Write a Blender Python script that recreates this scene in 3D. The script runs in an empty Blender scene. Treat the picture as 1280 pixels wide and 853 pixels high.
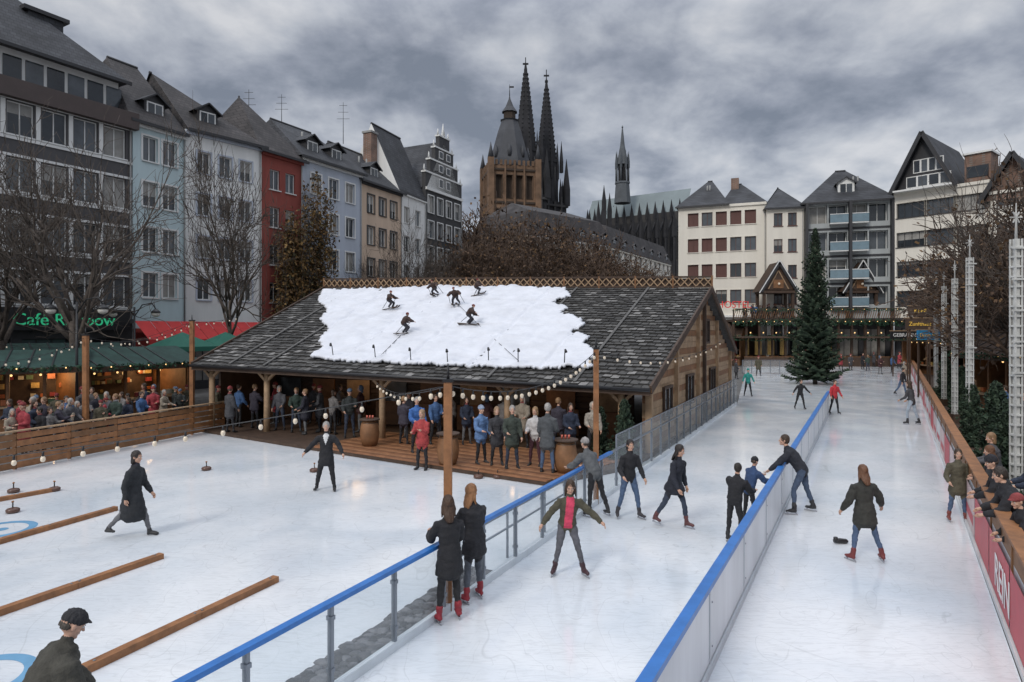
import bpy, bmesh, math, random
import numpy as np
from mathutils import Vector, Matrix, noise
random.seed(7)
CAMH=4.2; F=800.0
def G(px,py,z=0.0):
    d=(CAMH-z)*F/(py-413.0); return Vector(((px-640)/F*d,d,z))
def R(px,py,d): return Vector(((px-640)/F*d,d,CAMH+(413.0-py)*d/F))
def X(px,d): return Vector(((px-640)/F*d,d,0))
rad=math.radians
scene=bpy.context.scene
# ---------------------------------------------------------------- materials
def mat(name,col,rough=.8,var=.18,scale=1.5,bump=0.0,bscale=30,metal=0,emit=0,spec=.5,streak=False):
    m=bpy.data.materials.new(name); m.use_nodes=True
    nt=m.node_tree; N=nt.nodes; L=nt.links
    b=N['Principled BSDF']; b.inputs['Roughness'].default_value=rough
    b.inputs['Metallic'].default_value=metal; b.inputs['Specular IOR Level'].default_value=spec
    tc=N.new('ShaderNodeTexCoord'); no=N.new('ShaderNodeTexNoise')
    no.inputs['Scale'].default_value=scale; no.inputs['Detail'].default_value=6; no.inputs['Roughness'].default_value=.65
    if streak:
        mp=N.new('ShaderNodeMapping'); mp.inputs['Scale'].default_value=(1,1,.15)
        L.new(tc.outputs['Object'],mp.inputs[0]); L.new(mp.outputs[0],no.inputs['Vector'])
    else: L.new(tc.outputs['Object'],no.inputs['Vector'])
    mr=N.new('ShaderNodeMapRange'); mr.inputs['From Min'].default_value=.3; mr.inputs['From Max'].default_value=.7
    mr.inputs['To Min'].default_value=1-var; mr.inputs['To Max'].default_value=1+var
    L.new(no.outputs['Fac'],mr.inputs['Value'])
    vm=N.new('ShaderNodeVectorMath'); vm.operation='SCALE'; vm.inputs[0].default_value=col[:3]
    L.new(mr.outputs[0],vm.inputs['Scale']); L.new(vm.outputs[0],b.inputs['Base Color'])
    if bump:
        n2=N.new('ShaderNodeTexNoise'); n2.inputs['Scale'].default_value=bscale; n2.inputs['Detail'].default_value=5
        L.new(tc.outputs['Object'],n2.inputs['Vector'])
        bp=N.new('ShaderNodeBump'); bp.inputs['Strength'].default_value=bump; bp.inputs['Distance'].default_value=.03
        L.new(n2.outputs['Fac'],bp.inputs['Height']); L.new(bp.outputs[0],b.inputs['Normal'])
    if emit:
        b.inputs['Emission Color'].default_value=(*col[:3],1); b.inputs['Emission Strength'].default_value=emit
    return m
def brickmat(name,c1,c2,mortar,sx=1.0,rowh=.25,bw=.5,rough=.85,ms=.02):
    m=mat(name,c1,rough); nt=m.node_tree; N=nt.nodes; L=nt.links
    b=N['Principled BSDF']; tc=N.new('ShaderNodeTexCoord'); sp=N.new('ShaderNodeSeparateXYZ'); cb=N.new('ShaderNodeCombineXYZ')
    L.new(tc.outputs['Object'],sp.inputs[0]); ad=N.new('ShaderNodeMath'); ad.operation='ADD'
    L.new(sp.outputs[0],ad.inputs[0]); L.new(sp.outputs[1],ad.inputs[1]); L.new(ad.outputs[0],cb.inputs[0]); L.new(sp.outputs[2],cb.inputs[1])
    br=N.new('ShaderNodeTexBrick'); br.inputs['Color1'].default_value=(*c1,1); br.inputs['Color2'].default_value=(*c2,1); br.inputs['Mortar'].default_value=(*mortar,1)
    br.inputs['Scale'].default_value=sx; br.inputs['Row Height'].default_value=rowh; br.inputs['Brick Width'].default_value=bw; br.inputs['Mortar Size'].default_value=ms
    L.new(cb.outputs[0],br.inputs['Vector'])
    no=N.new('ShaderNodeTexNoise'); no.inputs['Scale'].default_value=.6; no.inputs['Detail'].default_value=5; L.new(tc.outputs['Object'],no.inputs['Vector'])
    mr=N.new('ShaderNodeMapRange'); mr.inputs['From Min'].default_value=.3; mr.inputs['From Max'].default_value=.7; mr.inputs['To Min'].default_value=.6; mr.inputs['To Max'].default_value=1.45
    L.new(no.outputs['Fac'],mr.inputs['Value']); vm=N.new('ShaderNodeVectorMath'); vm.operation='SCALE'
    L.new(br.outputs['Color'],vm.inputs[0]); L.new(mr.outputs[0],vm.inputs['Scale']); L.new(vm.outputs[0],b.inputs['Base Color'])
    return m
GL=[mat('window_glass_dark',(.025,.03,.035),.08,.5,.5,spec=.8),mat('window_glass_mid',(.07,.08,.09),.1,.5,.5,spec=.8),mat('window_glass_curtain',(.28,.27,.25),.25,.35,.8,spec=.6)]
FRAME=mat('white_frame',(.72,.72,.70),.5,.06)
SLATE=brickmat('roof_slate',(.030,.032,.038),(.048,.051,.058),(.015,.015,.017),1,.28,.45,.75,.02)
SLATEB=brickmat('roof_slate_brown',(.038,.035,.036),(.056,.050,.050),(.018,.016,.016),1,.28,.45,.8,.02)
DARKT=mat('dark_trim',(.03,.03,.033),.5,.1)
CONC=mat('concrete',(.3,.3,.29),.9,.15,2,.2)
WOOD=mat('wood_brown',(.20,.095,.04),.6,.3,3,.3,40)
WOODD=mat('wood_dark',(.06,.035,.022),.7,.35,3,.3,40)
WOODL=mat('wood_light',(.33,.22,.13),.7,.3,3,.3,40)
WOODO=mat('wood_orange',(.27,.12,.048),.55,.35,4,.2,40)
BULB=mat('bulb_glow',(1,.62,.25),.3,0,emit=1.6)
BULBC=mat('bulb_clear',(.70,.60,.47),.06,0,emit=.10)
BLK=mat('black_metal',(.015,.015,.017),.4,.1)
STEEL=mat('steel_grey',(.22,.24,.27),.4,.1,metal=.6)
BLUE=mat('rail_blue',(.03,.16,.47),.38,.18,3)
GREEN=mat('garland_green',(.015,.05,.025),.9,.5,8,.5)
# ---------------------------------------------------------------- mesh builder
class MB:
    def __init__(s): s.v=[];s.f=[];s.m=[];s.mats=[];s.sm=[]
    def mi(s,m):
        if m not in s.mats: s.mats.append(m)
        return s.mats.index(m)
    def poly(s,pts,m,sm=False):
        k=len(s.v); s.v+= [tuple(p) for p in pts]; s.f.append(tuple(range(k,k+len(pts)))); s.m.append(s.mi(m)); s.sm.append(sm)
    def mesh(s,V,Fc,m,sm=True,labels=None,mats=None):
        k=len(s.v); s.v+=[tuple(p) for p in V]
        for i,f in enumerate(Fc):
            s.f.append(tuple(a+k for a in f)); s.m.append(s.mi(m if labels is None else mats[labels[i]])); s.sm.append(sm)
    def box(s,a,b,m,T=None):
        x0,y0,z0=a;x1,y1,z1=b
        P=[Vector(p) for p in [(x0,y0,z0),(x1,y0,z0),(x1,y1,z0),(x0,y1,z0),(x0,y0,z1),(x1,y0,z1),(x1,y1,z1),(x0,y1,z1)]]
        if T is not None: P=[T@p for p in P]
        s.mesh(P,[(0,3,2,1),(4,5,6,7),(0,1,5,4),(1,2,6,5),(2,3,7,6),(3,0,4,7)],m,False)
    def beam(s,a,b,w,h,m,up=Vector((0,0,1))):
        a=Vector(a);b=Vector(b);t=(b-a); l=t.length
        if l<1e-6:return
        t=t/l; r=t.cross(up)
        if r.length<1e-4: r=Vector((1,0,0))
        r.normalize(); u=r.cross(t)
        T=Matrix((( t.x,r.x,u.x,a.x),(t.y,r.y,u.y,a.y),(t.z,r.z,u.z,a.z),(0,0,0,1)))
        s.box((0,-w/2,-h/2),(l,w/2,h/2),m,T)
    def tube(s,pts,rs,m,n=6,sm=True):
        k=len(s.v); pts=[Vector(p) for p in pts]; ref=Vector((.31,.87,.39))
        for i,p in enumerate(pts):
            t=(pts[min(i+1,len(pts)-1)]-pts[max(i-1,0)]).normalized()
            a=t.cross(ref)
            if a.length<.1: a=t.cross(Vector((1,0,0)))
            a.normalize(); b=t.cross(a); r=rs[i] if hasattr(rs,'__len__') else rs
            for j in range(n):
                an=2*math.pi*j/n; q=p+a*(r*math.cos(an))+b*(r*math.sin(an)); s.v.append((q.x,q.y,q.z))
        mi=s.mi(m)
        for i in range(len(pts)-1):
            for j in range(n):
                s.f.append((k+i*n+j,k+i*n+(j+1)%n,k+(i+1)*n+(j+1)%n,k+(i+1)*n+j)); s.m.append(mi); s.sm.append(sm)
        s.f.append(tuple(k+j for j in range(n))[::-1]); s.m.append(mi); s.sm.append(False)
        s.f.append(tuple(k+(len(pts)-1)*n+j for j in range(n))); s.m.append(mi); s.sm.append(False)
    def ball(s,c,r,m,n=8,k2=5):
        V,Fc=ellip(c,r if hasattr(r,'__len__') else (r,r,r),n,k2); s.mesh(V,Fc,m)
    def obj(s,name,parent=None,T=None):
        me=bpy.data.meshes.new(name); me.from_pydata(s.v,[],s.f)
        for m in s.mats: me.materials.append(m)
        me.polygons.foreach_set('material_index',s.m); me.polygons.foreach_set('use_smooth',s.sm); me.update()
        o=bpy.data.objects.new(name,me); scene.collection.objects.link(o)
        if parent: o.parent=parent
        if T is not None: o.matrix_world=T
        return o
def ellip(c,r,n=10,k=7):
    V=[];Fc=[]
    V.append((c[0],c[1],c[2]-r[2]))
    for i in range(1,k):
        ph=-math.pi/2+math.pi*i/k
        for j in range(n):
            th=2*math.pi*j/n; V.append((c[0]+r[0]*math.cos(ph)*math.cos(th),c[1]+r[1]*math.cos(ph)*math.sin(th),c[2]+r[2]*math.sin(ph)))
    V.append((c[0],c[1],c[2]+r[2])); top=len(V)-1
    for j in range(n): Fc.append((0,1+(j+1)%n,1+j)); Fc.append((top,top-n+j,top-n+(j+1)%n))
    for i in range(k-2):
        for j in range(n):
            a=1+i*n; Fc.append((a+j,a+(j+1)%n,a+n+(j+1)%n,a+n+j))
    return V,Fc
def empty(name,loc=(0,0,0)):
    e=bpy.data.objects.new(name,None); scene.collection.objects.link(e); e.empty_display_size=.3; return e
def text(body,name,origin,u,n,size,m,parent=None,ext=.02,align='LEFT'):
    c=bpy.data.curves.new(name,'FONT'); c.body=body; c.size=size; c.extrude=ext; c.align_x=align; c.materials.append(m)
    o=bpy.data.objects.new(name,c); scene.collection.objects.link(o)
    u=Vector(u).normalized(); n=Vector(n).normalized(); z=n.cross(u)
    T=Matrix(((u.x,z.x,n.x,origin[0]),(u.y,z.y,n.y,origin[1]),(u.z,z.z,n.z,origin[2]),(0,0,0,1)))
    if parent: o.parent=parent
    o.matrix_world=T
    return o
# ---------------------------------------------------------------- people
dgget=bpy.context.evaluated_depsgraph_get
def remesh(V,Fc,vox,sm=2):
    me=bpy.data.meshes.new('tmp'); me.from_pydata([tuple(v) for v in V],[],Fc); me.update()
    o=bpy.data.objects.new('tmp',me); scene.collection.objects.link(o)
    r=o.modifiers.new('r','REMESH'); r.mode='VOXEL'; r.voxel_size=vox
    if sm:
        q=o.modifiers.new('s','SMOOTH'); q.factor=.5; q.iterations=sm
    dg=dgget(); dg.update(); e=o.evaluated_get(dg); m2=e.to_mesh()
    n=len(m2.vertices); co=np.zeros(n*3); m2.vertices.foreach_get('co',co); co=co.reshape(-1,3)
    nr=np.zeros(n*3); m2.vertices.foreach_get('normal',nr); nr=nr.reshape(-1,3)
    fs=[tuple(p.vertices) for p in m2.polygons]
    cen=np.zeros(len(fs)*3); m2.polygons.foreach_get('center',cen); cen=cen.reshape(-1,3)
    e.to_mesh_clear(); bpy.data.objects.remove(o); bpy.data.meshes.remove(me)
    return co,fs,cen,nr
class Solid:
    def __init__(s): s.V=[];s.F=[];s.seg=[]
    def add(s,V,Fc):
        k=len(s.V); s.V+=[tuple(v) for v in V]; s.F+=[tuple(a+k for a in f) for f in Fc]
    def ell(s,c,r,label=None,n=12,k=8):
        V,Fc=ellip(c,r,n,k); s.add(V,Fc)
        if label: s.seg.append((Vector(c),Vector(c)+Vector((0,0,1e-3)),min(r),min(r),label))
    def loft(s,pts,rr,side,label,n=12):
        pts=[Vector(p) for p in pts]; rr=[(r,r) if not hasattr(r,'__len__') else r for r in rr]
        for i in range(len(pts)-1): s.seg.append((pts[i],pts[i+1],sum(rr[i])/2,sum(rr[i+1])/2,label))
        t0=(pts[0]-pts[1]).normalized(); t1=(pts[-1]-pts[-2]).normalized()
        P=[pts[0]+t0*min(rr[0])*.45]+pts+[pts[-1]+t1*min(rr[-1])*.45]
        Rr=[(rr[0][0]*.6,rr[0][1]*.6)]+rr+[(rr[-1][0]*.6,rr[-1][1]*.6)]
        V=[];Fc=[]
        for i,p in enumerate(P):
            t=(P[min(i+1,len(P)-1)]-P[max(i-1,0)]).normalized()
            a=side-t*side.dot(t)
            if a.length<.05: a=Vector((0,1,0))-t*t.y
            a.normalize(); b=t.cross(a)
            for j in range(n):
                an=2*math.pi*j/n; V.append(p+a*(Rr[i][0]*math.cos(an))+b*(Rr[i][1]*math.sin(an)))
        for i in range(len(P)-1):
            for j in range(n): Fc.append((i*n+j,i*n+(j+1)%n,(i+1)*n+(j+1)%n,(i+1)*n+j))
        Fc.append(tuple(range(n))[::-1]); Fc.append(tuple((len(P)-1)*n+j for j in range(n)))
        s.add(V,Fc)
def label_faces(cen,segs):
    best=np.full(len(cen),1e9); lab=np.zeros(len(cen),int); names=[]
    for a,b,ra,rb,l in segs:
        if l not in names: names.append(l)
        a=np.array(a);b=np.array(b);d=b-a; t=np.clip(((cen-a)@d)/(d@d+1e-12),0,1)
        q=a+t[:,None]*d; ds=np.linalg.norm(cen-q,axis=1)-(ra+(rb-ra)*t)
        k=ds<best; best[k]=ds[k]; lab[k]=names.index(l)
    return lab,names
# head template
hs=Solid()
hs.ell((0,-.012,.02),(.074,.094,.098),n=18,k=12); hs.ell((0,.018,-.03),(.060,.066,.083),n=16,k=12)
hs.ell((0,.062,-.092),(.026,.024,.020)); hs.ell((0,.074,.026),(.045,.014,.010)); hs.ell((0,.080,-.058),(.022,.010,.008))
hs.loft([(0,.083,.008),(0,.100,-.022),(0,.104,-.032)],[.008,.012,.013],Vector((1,0,0)),'n',8)
for sx in(-1,1):
    hs.ell((sx*.077,-.006,-.008),(.010,.019,.030)); hs.ell((sx*.042,.052,-.03),(.02,.02,.02))
HEAD=remesh(hs.V,hs.F,.0075,2)
def hairtemplate(style):
    h=Solid()
    if style in('short','long','bob','tail'):
        h.ell((0,-.022,.032),(.086,.099,.104),n=18,k=12)
        if style=='short': h.ell((0,-.05,-.02),(.074,.06,.06))
        if style=='bob': h.loft([(0,-.035,.02),(0,-.04,-.08),(0,-.04,-.13)],[(.09,.06),(.095,.055),(.08,.05)],Vector((1,0,0)),'h')
        if style=='long':
            h.loft([(0,-.035,.02),(0,-.052,-.09),(0,-.085,-.17),(.01,-.105,-.25)],[(.088,.058),(.090,.05),(.085,.038),(.05,.02)],Vector((1,0,0)),'h')
            for sx in(-1,1): h.loft([(sx*.07,-.02,.02),(sx*.085,-.02,-.08),(sx*.095,.0,-.18)],[.025,.025,.014],Vector((1,0,0)),'h',8)
        if style=='tail': h.loft([(0,-.10,.04),(0,-.16,-.0),(0,-.15,-.14),(0,-.13,-.24)],[.03,.04,.035,.015],Vector((1,0,0)),'h')
    if style in('beanie','cap'):
        h.ell((0,-.014,.055),(.088,.104,.090 if style=='beanie' else .078),n=18,k=12); h.loft([(0,-.012,.035),(0,-.012,.065)],[(.09,.106)]*2,Vector((1,0,0)),'h',18)
        if style=='beanie': h.ell((0,-.012,.13),(.03,.03,.025))
        else: h.ell((0,.075,.05),(.062,.055,.012))
    if style=='bald': h.ell((0,-.05,-.01),(.079,.058,.045),n=18,k=12)
    if style=='hood': h.ell((0,-.035,.01),(.100,.105,.130),n=18,k=12); h.ell((0,-.07,-.12),(.09,.06,.06))
    r=remesh(h.V,h.F,.010,1)
    co=r[0]
    for i in range(len(co)):
        p=Vector(co[i]); d=noise.noise(Vector((p.x*70,p.y*70,p.z*9)))*.011
        co[i]+=r[3][i]*d
    return r
HAIR={k:hairtemplate(k) for k in('short','long','bob','tail','beanie','bald','hood','cap')}
SKIN=mat('skin',(.52,.31,.22),.55,.08,20); LIP=mat('lips',(.38,.13,.11),.5,.05); EYEW=mat('eye_white',(.7,.7,.68),.3,0); EYED=mat('eye_iris',(.03,.02,.015),.2,0)
_mc={}
def cloth(col,rough=.85):
    k=(tuple(round(c,3) for c in col),rough)
    if k not in _mc: _mc[k]=mat('cloth',col,rough,.28,9,.45,60)
    return _mc[k]
BLADE=mat('skate_blade',(.5,.5,.52),.25,.05,metal=.9)
def rotdir(base,flex,abd,sgn):
    v=Vector((0,0,-1)); v.rotate(Matrix.Rotation(-rad(abd)*sgn,3,'Y')); v.rotate(Matrix.Rotation(rad(flex),3,'X')); return v
def person_mesh(name,pose,look,vox=.017):
    g=lambda d,k,v: d.get(k,v)
    lean=rad(g(pose,'lean',3)); side=rad(g(pose,'side',0)); fem=g(look,'fem',False)
    sp=Vector((math.sin(side),math.sin(lean),math.cos(lean)*math.cos(side))).normalized()
    right=(Vector((1,0,0))-sp*sp.x).normalized(); fw=Vector((0,1,0))-sp*sp.y; fw.normalize()
    P=Vector((0,0,.93)); pf=g(look,'puff',.012); S=Solid()
    w=.93 if fem else 1.0
    top=[(P-sp*.06,(.135,.10)),(P+sp*.02,(.152 if fem else .148,.108)),(P+sp*.15,((.125 if fem else .138),.095)),(P+sp*.30,(.155*w,.112)),(P+sp*.42,(.165*w,.105)),(P+sp*.485,(.12*w,.08)),(P+sp*.52,(.06,.058))]
    S.loft([a for a,b in top[:3]],[(b[0]+pf*.5,b[1]+pf*.5) for a,b in top[:3]],right,'top',16)
    S.loft([a for a,b in top[1:]],[(b[0]+pf,b[1]+pf) for a,b in top[1:]],right,'top',16)
    N=P+sp*.52
    hy,hp=g(pose,'head',(0,0))
    hup=(sp*.4+Vector((0,0,.6))).normalized()
    Hc=N+hup*.205+fw*.015
    S.loft([N-sp*.03,N+hup*.11],[.056,.052],right,'skin',10)
    if g(look,'scarf',None) is not None: S.loft([N-sp*.015,N+hup*.045],[(.095,.09),(.088,.085)],right,'scarf',14)
    else: S.loft([N-sp*.03,N+hup*.035],[(.083,.078),(.072,.07)],right,'top',14)
    ends=[]
    for sg,k in((-1,'la'),(1,'ra')):
        fl,ab,el=g(pose,k,(5,10,15)); sh=P+sp*.445+right*(.165*w+pf*.6)*sg
        u=rotdir(None,fl,ab,sg)
        u=(Matrix.Rotation(-lean*.3,3,'X')@u).normalized()
        e=sh+u*.285
        inn=Vector((-sg*g(pose,'inn',.25),1,0.15)); wv=(inn-u*inn.dot(u)).normalized(); b=rad(el)
        fd=(u*math.cos(b)+wv*math.sin(b)).normalized(); wr=e+fd*.245
        S.loft([sh-right*sg*.05,sh,sh+u*.14,e],[.062+pf*.5,.060+pf*.8,.052+pf,.044+pf],right,'top',10)
        S.loft([e,e+fd*.12,wr],[.045+pf,.042+pf*.9,.033+pf*.5],right,'top',10)
        ends.append((sg,wr,fd,wv,u))
    lows=[];feet=[]
    for sg,k in((-1,'ll'),(1,'rl')):
        sw,ab,kn=g(pose,k,(3,4,6)); hip=P+Vector((sg*.085,0,-.02))
        u=rotdir(None,sw,ab,sg); kne=hip+u*.43
        fwv=Vector((0,1,0)); wv=(fwv-u*fwv.dot(u)).normalized(); b=rad(kn)
        sd=(u*math.cos(b)-wv*math.sin(b)).normalized(); an=kne+sd*.40
        lw=g(look,'legw',0)
        S.loft([hip,hip+u*.2,kne],[.088+lw,.076+lw,.056+lw],Vector((1,0,0)),'legs',12)
        S.loft([kne,kne+sd*.13,kne+sd*.28,an],[.055+lw,.056+lw,.043+lw,.038+lw],Vector((1,0,0)),'legs',10)
        tl=rad(g(pose,'toe',8))*sg; ff=Vector((math.sin(tl),math.cos(tl),0))
        pit=-sd.y*.55 if kn>25 else 0
        ff=(ff+Vector((0,0,-abs(pit)*.8 if sd.y<-.25 else 0))).normalized(); fu=Vector((0,0,1))-ff*ff.z; fu.normalize()
        heel=an-fu*.045-ff*.035; toe=an-fu*.055+ff*.165
        S.loft([heel,an-fu*.04+ff*.06,toe],[(.040,.040),(.045,.040),(.036,.028)],ff.cross(fu),'shoes',10)
        sk=g(look,'skates',False)
        S.loft([an-fu*.03,an-sd*(.11 if sk else .03)],[.046,.052 if sk else .046],Vector((1,0,0)),'shoes',10)
        lows.append(min((heel-fu*.042).z,(toe-fu*.03).z)); feet.append((heel,toe,ff,fu))
    if g(look,'skirt',0):
        L_=look['skirt']; av=((rotdir(0,*g(pose,'ll',(3,4,6))[:2],-1)+rotdir(0,*g(pose,'rl',(3,4,6))[:2],1))/2)
        spread=abs(g(pose,'ll',(3,4,6))[0]-g(pose,'rl',(3,4,6))[0])*.0018
        av=(av+Vector((0,0,-1))*.6).normalized()
        S.loft([P+sp*.14,P+sp*.02,P+av*L_*.6,P+av*L_],[(.14+pf,.11+pf),(.165+pf,.125+pf),(.175+pf,.14+pf+spread),(.19+pf,.15+pf+spread)],Vector((1,0,0)),'top',16)
    co,fs,cen,nr=remesh(S.V,S.F,vox,2)
    lab,names=label_faces(cen,S.seg)
    seed=random.random()*50
    for i in range(len(co)):
        p=Vector(co[i])
        co[i]+=nr[i]*(noise.noise(Vector((p.x*9+seed,p.y*9,p.z*14)))*.014+noise.noise(Vector((p.x*20+seed,p.y*20,p.z*34)))*.008)
    if 'inner' in look:
        names=names+['inner']; ti=names.index('top')
        rel=cen-np.array(P); along=rel@np.array(sp); lat=rel@np.array(right); fr=rel@np.array(fw)
        if look.get('vneck'): k=(lab==ti)&(fr>.05)&(along>.28)&(np.abs(lat)<(along-.28)*.35)&(along<.56)
        else: k=(lab==ti)&(fr>.03)&(np.abs(lat)<.075)&(along>-.03)&(along<.56)
        lab[k]=len(names)-1
    mm={'top':cloth(look['top']),'legs':cloth(look['legs']),'shoes':cloth(g(look,'shoes',(.02,.02,.022)),.45),'skin':SKIN,'scarf':cloth(g(look,'scarf',None) or (.1,.1,.1)),'inner':cloth(g(look,'inner',(.1,.1,.1)))}
    mb=MB(); mb.mesh(co,fs,None,True,lab,[mm[n] for n in names])
    Hr=Matrix.Rotation(rad(-hy),3,'Z')@Matrix.Rotation(rad(hp)-lean*.25,3,'X')
    Tm=lambda V:[Hr@Vector(p)+Hc for p in V]
    hl=[1 if (abs(c[0])<.022 and c[1]>.078 and -.067<c[2]<-.050) else 0 for c in HEAD[2]]
    mb.mesh(Tm(HEAD[0]),HEAD[1],None,True,hl,[SKIN,LIP])
    hc=cloth(g(look,'hair',(.03,.018,.01)),.5)
    for sx in(-1,1):
        V,Fc=ellip((sx*.030,.0745,.002),(.0135,.009,.008),8,5); mb.mesh(Tm(V),Fc,EYEW)
        V,Fc=ellip((sx*.030,.081,.002),(.006,.004,.0065),8,5); mb.mesh(Tm(V),Fc,EYED)
        V,Fc=ellip((sx*.031,.083,.021),(.017,.005,.0035),8,5); mb.mesh(Tm(V),Fc,hc)
    st=g(look,'style','short'); Hh=HAIR[st]; cov=st in('beanie','hood','cap'); mb.mesh(Tm(Hh[0]),Hh[1],cloth(look['hat']) if 'hat' in look and cov else hc)
    if cov:
        Hh=HAIR[g(look,'under','bald')]; mb.mesh(Tm(Hh[0]),Hh[1],hc)
    hm=cloth(look['gloves'],.7) if 'gloves' in look else SKIN
    for sg,wr,fd,wv,u in ends:
        ax=fd.cross(wv).normalized()*sg
        wide=wv if abs(g(pose,'la',(5,10,15))[0])<40 else ax
        nrm=fd.cross(wide).normalized()
        if nrm.x*sg>0: nrm=-nrm
        mb.tube([wr-fd*.03,wr+fd*.015,wr+fd*.05,wr+fd*.085],[.026,.028,.031,.026],hm,8)
        for q,(off,ln) in enumerate(((-.027,.058),(-.009,.072),(.009,.078),(.027,.070))):
            b0=wr+fd*.075+wide*off; b1=b0+(fd*.9+nrm*.25).normalized()*ln*.5; b2=b1+(fd*.6+nrm*.7).normalized()*ln*.5
            mb.tube([b0,b1,b2],[.0095,.0088,.007],hm,6)
        t0=wr+fd*.03+wide*.025; t1=t0+(fd*.7+wide*.7).normalized()*.035; t2=t1+(fd+wide*.2+nrm*.3).normalized()*.03
        mb.tube([t0,t1,t2],[.012,.011,.008],hm,6)
    low=min(lows)
    if g(look,'skates',False):
        for heel,toe,ff,fu in feet:
            a=heel-fu*.055-ff*.035; b=toe-fu*.045+ff*.03; mb.beam(a-fu*.02,b-fu*.02,.006,.03,BLADE)
            mb.beam(heel-fu*.045,heel-fu*.065,.03,.04,BLADE); mb.beam(toe-fu*.03-ff*.03,toe-fu*.06-ff*.03,.03,.04,BLADE)
        low-=.048
    mb.v=[(x,y,z-low) for x,y,z in mb.v]
    return mb
def person(name,pos,heading,pose,look,scale=1.0,vox=.017):
    mb=person_mesh(name,pose,look,vox); o=mb.obj(name)
    o.location=pos; o.rotation_euler=(0,0,-rad(heading)); o.scale=(scale,)*3
    return o
K=(.016,.016,.019); NAVY=(.02,.028,.05); JEAN=(.07,.11,.19); DJ=(.03,.04,.065); OLIVE=(.075,.068,.045); RED=(.45,.03,.04); GREY=(.12,.125,.13)
BR=(.045,.025,.013); BL=(.24,.14,.07); GY=(.3,.28,.26); WINE=(.28,.02,.03)
person('man_in_suit',G(408,613),172,dict(lean=2,la=(5,34,35),ra=(8,44,35),ll=(10,9,8),rl=(-4,12,6),head=(-10,-5)),dict(top=K,legs=K,inner=(.6,.6,.6),vneck=True,style='short',hair=GY,puff=.018,skirt=.20,legw=.008),1.02)
person('woman_in_long_coat',G(166,671),95,dict(lean=7,la=(14,8,25),ra=(-12,8,20),ll=(24,3,10),rl=(-22,3,24),head=(0,-6)),dict(top=(.02,.022,.026),legs=(.14,.14,.15),style='bob',hair=(.02,.014,.012),skirt=.48,puff=.022,fem=True,scarf=(.02,.02,.03)),1.01)
person('man_in_olive_jacket',Vector((-4.12,5.45,0)),45,dict(lean=30,la=(30,10,25),ra=(20,14,30),ll=(15,6,20),rl=(-10,6,10),head=(0,-22)),dict(top=(.055,.052,.042),legs=DJ,style='cap',hat=(.025,.025,.028),hair=(.05,.04,.03),puff=.06),1.02,.014)
person('woman_at_barrier',G(562,778),-25,dict(lean=5,la=(32,12,70),ra=(20,8,70),ll=(2,5,4),rl=(8,5,10),head=(10,-8)),dict(top=K,legs=(.02,.02,.022),shoes=WINE,skates=True,style='long',hair=(.055,.027,.014),skirt=.26,puff=.022,fem=True),.99,.014)
person('woman_with_blond_hair',G(593,752),-35,dict(lean=6,la=(34,14,75),ra=(22,8,60),ll=(0,5,3),rl=(10,4,14),head=(75,-4)),dict(top=(.022,.022,.026),legs=(.09,.10,.12),shoes=WINE,skates=True,style='long',hair=(.29,.14,.06),skirt=.2,puff=.022,fem=True),.99,.014)
person('girl_in_pink_top',G(709,720),178,dict(lean=12,side=-4,la=(14,50,20),ra=(10,42,18),ll=(8,15,14),rl=(4,10,20),head=(8,-14),toe=25),dict(top=OLIVE,inner=(.62,.06,.12),legs=(.11,.11,.125),skates=True,shoes=(.05,.02,.025),style='long',hair=BR,puff=.022,fem=True),.93,.015)
person('man_leaning_on_barrier',G(744,646),-35,dict(lean=34,la=(50,12,30),ra=(45,10,35),ll=(4,6,8),rl=(-10,8,12),head=(0,5)),dict(top=(.10,.105,.11),legs=K,skates=True,style='beanie',hat=(.3,.28,.27),puff=.035),1.0)
person('teenager_in_black_sweater',G(786,648),165,dict(lean=7,la=(10,16,30),ra=(5,20,60),ll=(12,10,14),rl=(-4,10,10),head=(5,-4),toe=20),dict(top=K,legs=JEAN,skates=True,shoes=(.04,.035,.04),style='bob',hair=(.015,.01,.01),puff=.016,fem=True),.98)
person('girl_gliding',G(843,660),140,dict(lean=12,la=(-5,14,20),ra=(12,14,30),ll=(20,7,16),rl=(-20,8,14),head=(-10,-12)),dict(top=(.018,.02,.03),legs=(.035,.045,.07),skates=True,shoes=(.10,.03,.03),style='long',hair=(.02,.014,.012),puff=.018,fem=True,skirt=.14),1.0)
person('boy_at_barrier',G(918,679),48,dict(lean=14,la=(48,12,40),ra=(40,12,50),ll=(0,5,4),rl=(8,5,10),head=(-20,-10)),dict(top=K,legs=K,skates=True,style='short',hair=(.02,.014,.01),puff=.035),.86)
person('boy_in_blue_jacket',G(936,655),70,dict(lean=18,la=(60,12,40),ra=(45,12,50),ll=(0,5,4),rl=(8,5,10),head=(-10,-10)),dict(top=(.03,.06,.14),legs=K,skates=True,style='beanie',hat=K,puff=.035),.80)
person('man_holding_barrier',G(1003,642),-62,dict(lean=36,la=(52,10,8),ra=(30,14,40),ll=(22,9,24),rl=(-10,12,10),head=(-10,12),toe=12),dict(top=(.02,.022,.03),legs=(.055,.08,.13),skates=True,style='short',hair=BR,puff=.028),1.06)
person('girl_in_parka',G(1081,702),-6,dict(lean=5,la=(4,22,30),ra=(6,36,25),ll=(6,10,10),rl=(-4,14,8),head=(0,-10),toe=16),dict(top=(.035,.035,.03),legs=JEAN,skates=True,shoes=(.16,.03,.03),style='long',hair=(.13,.06,.03),puff=.032,skirt=.22,fem=True),.96)
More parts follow.
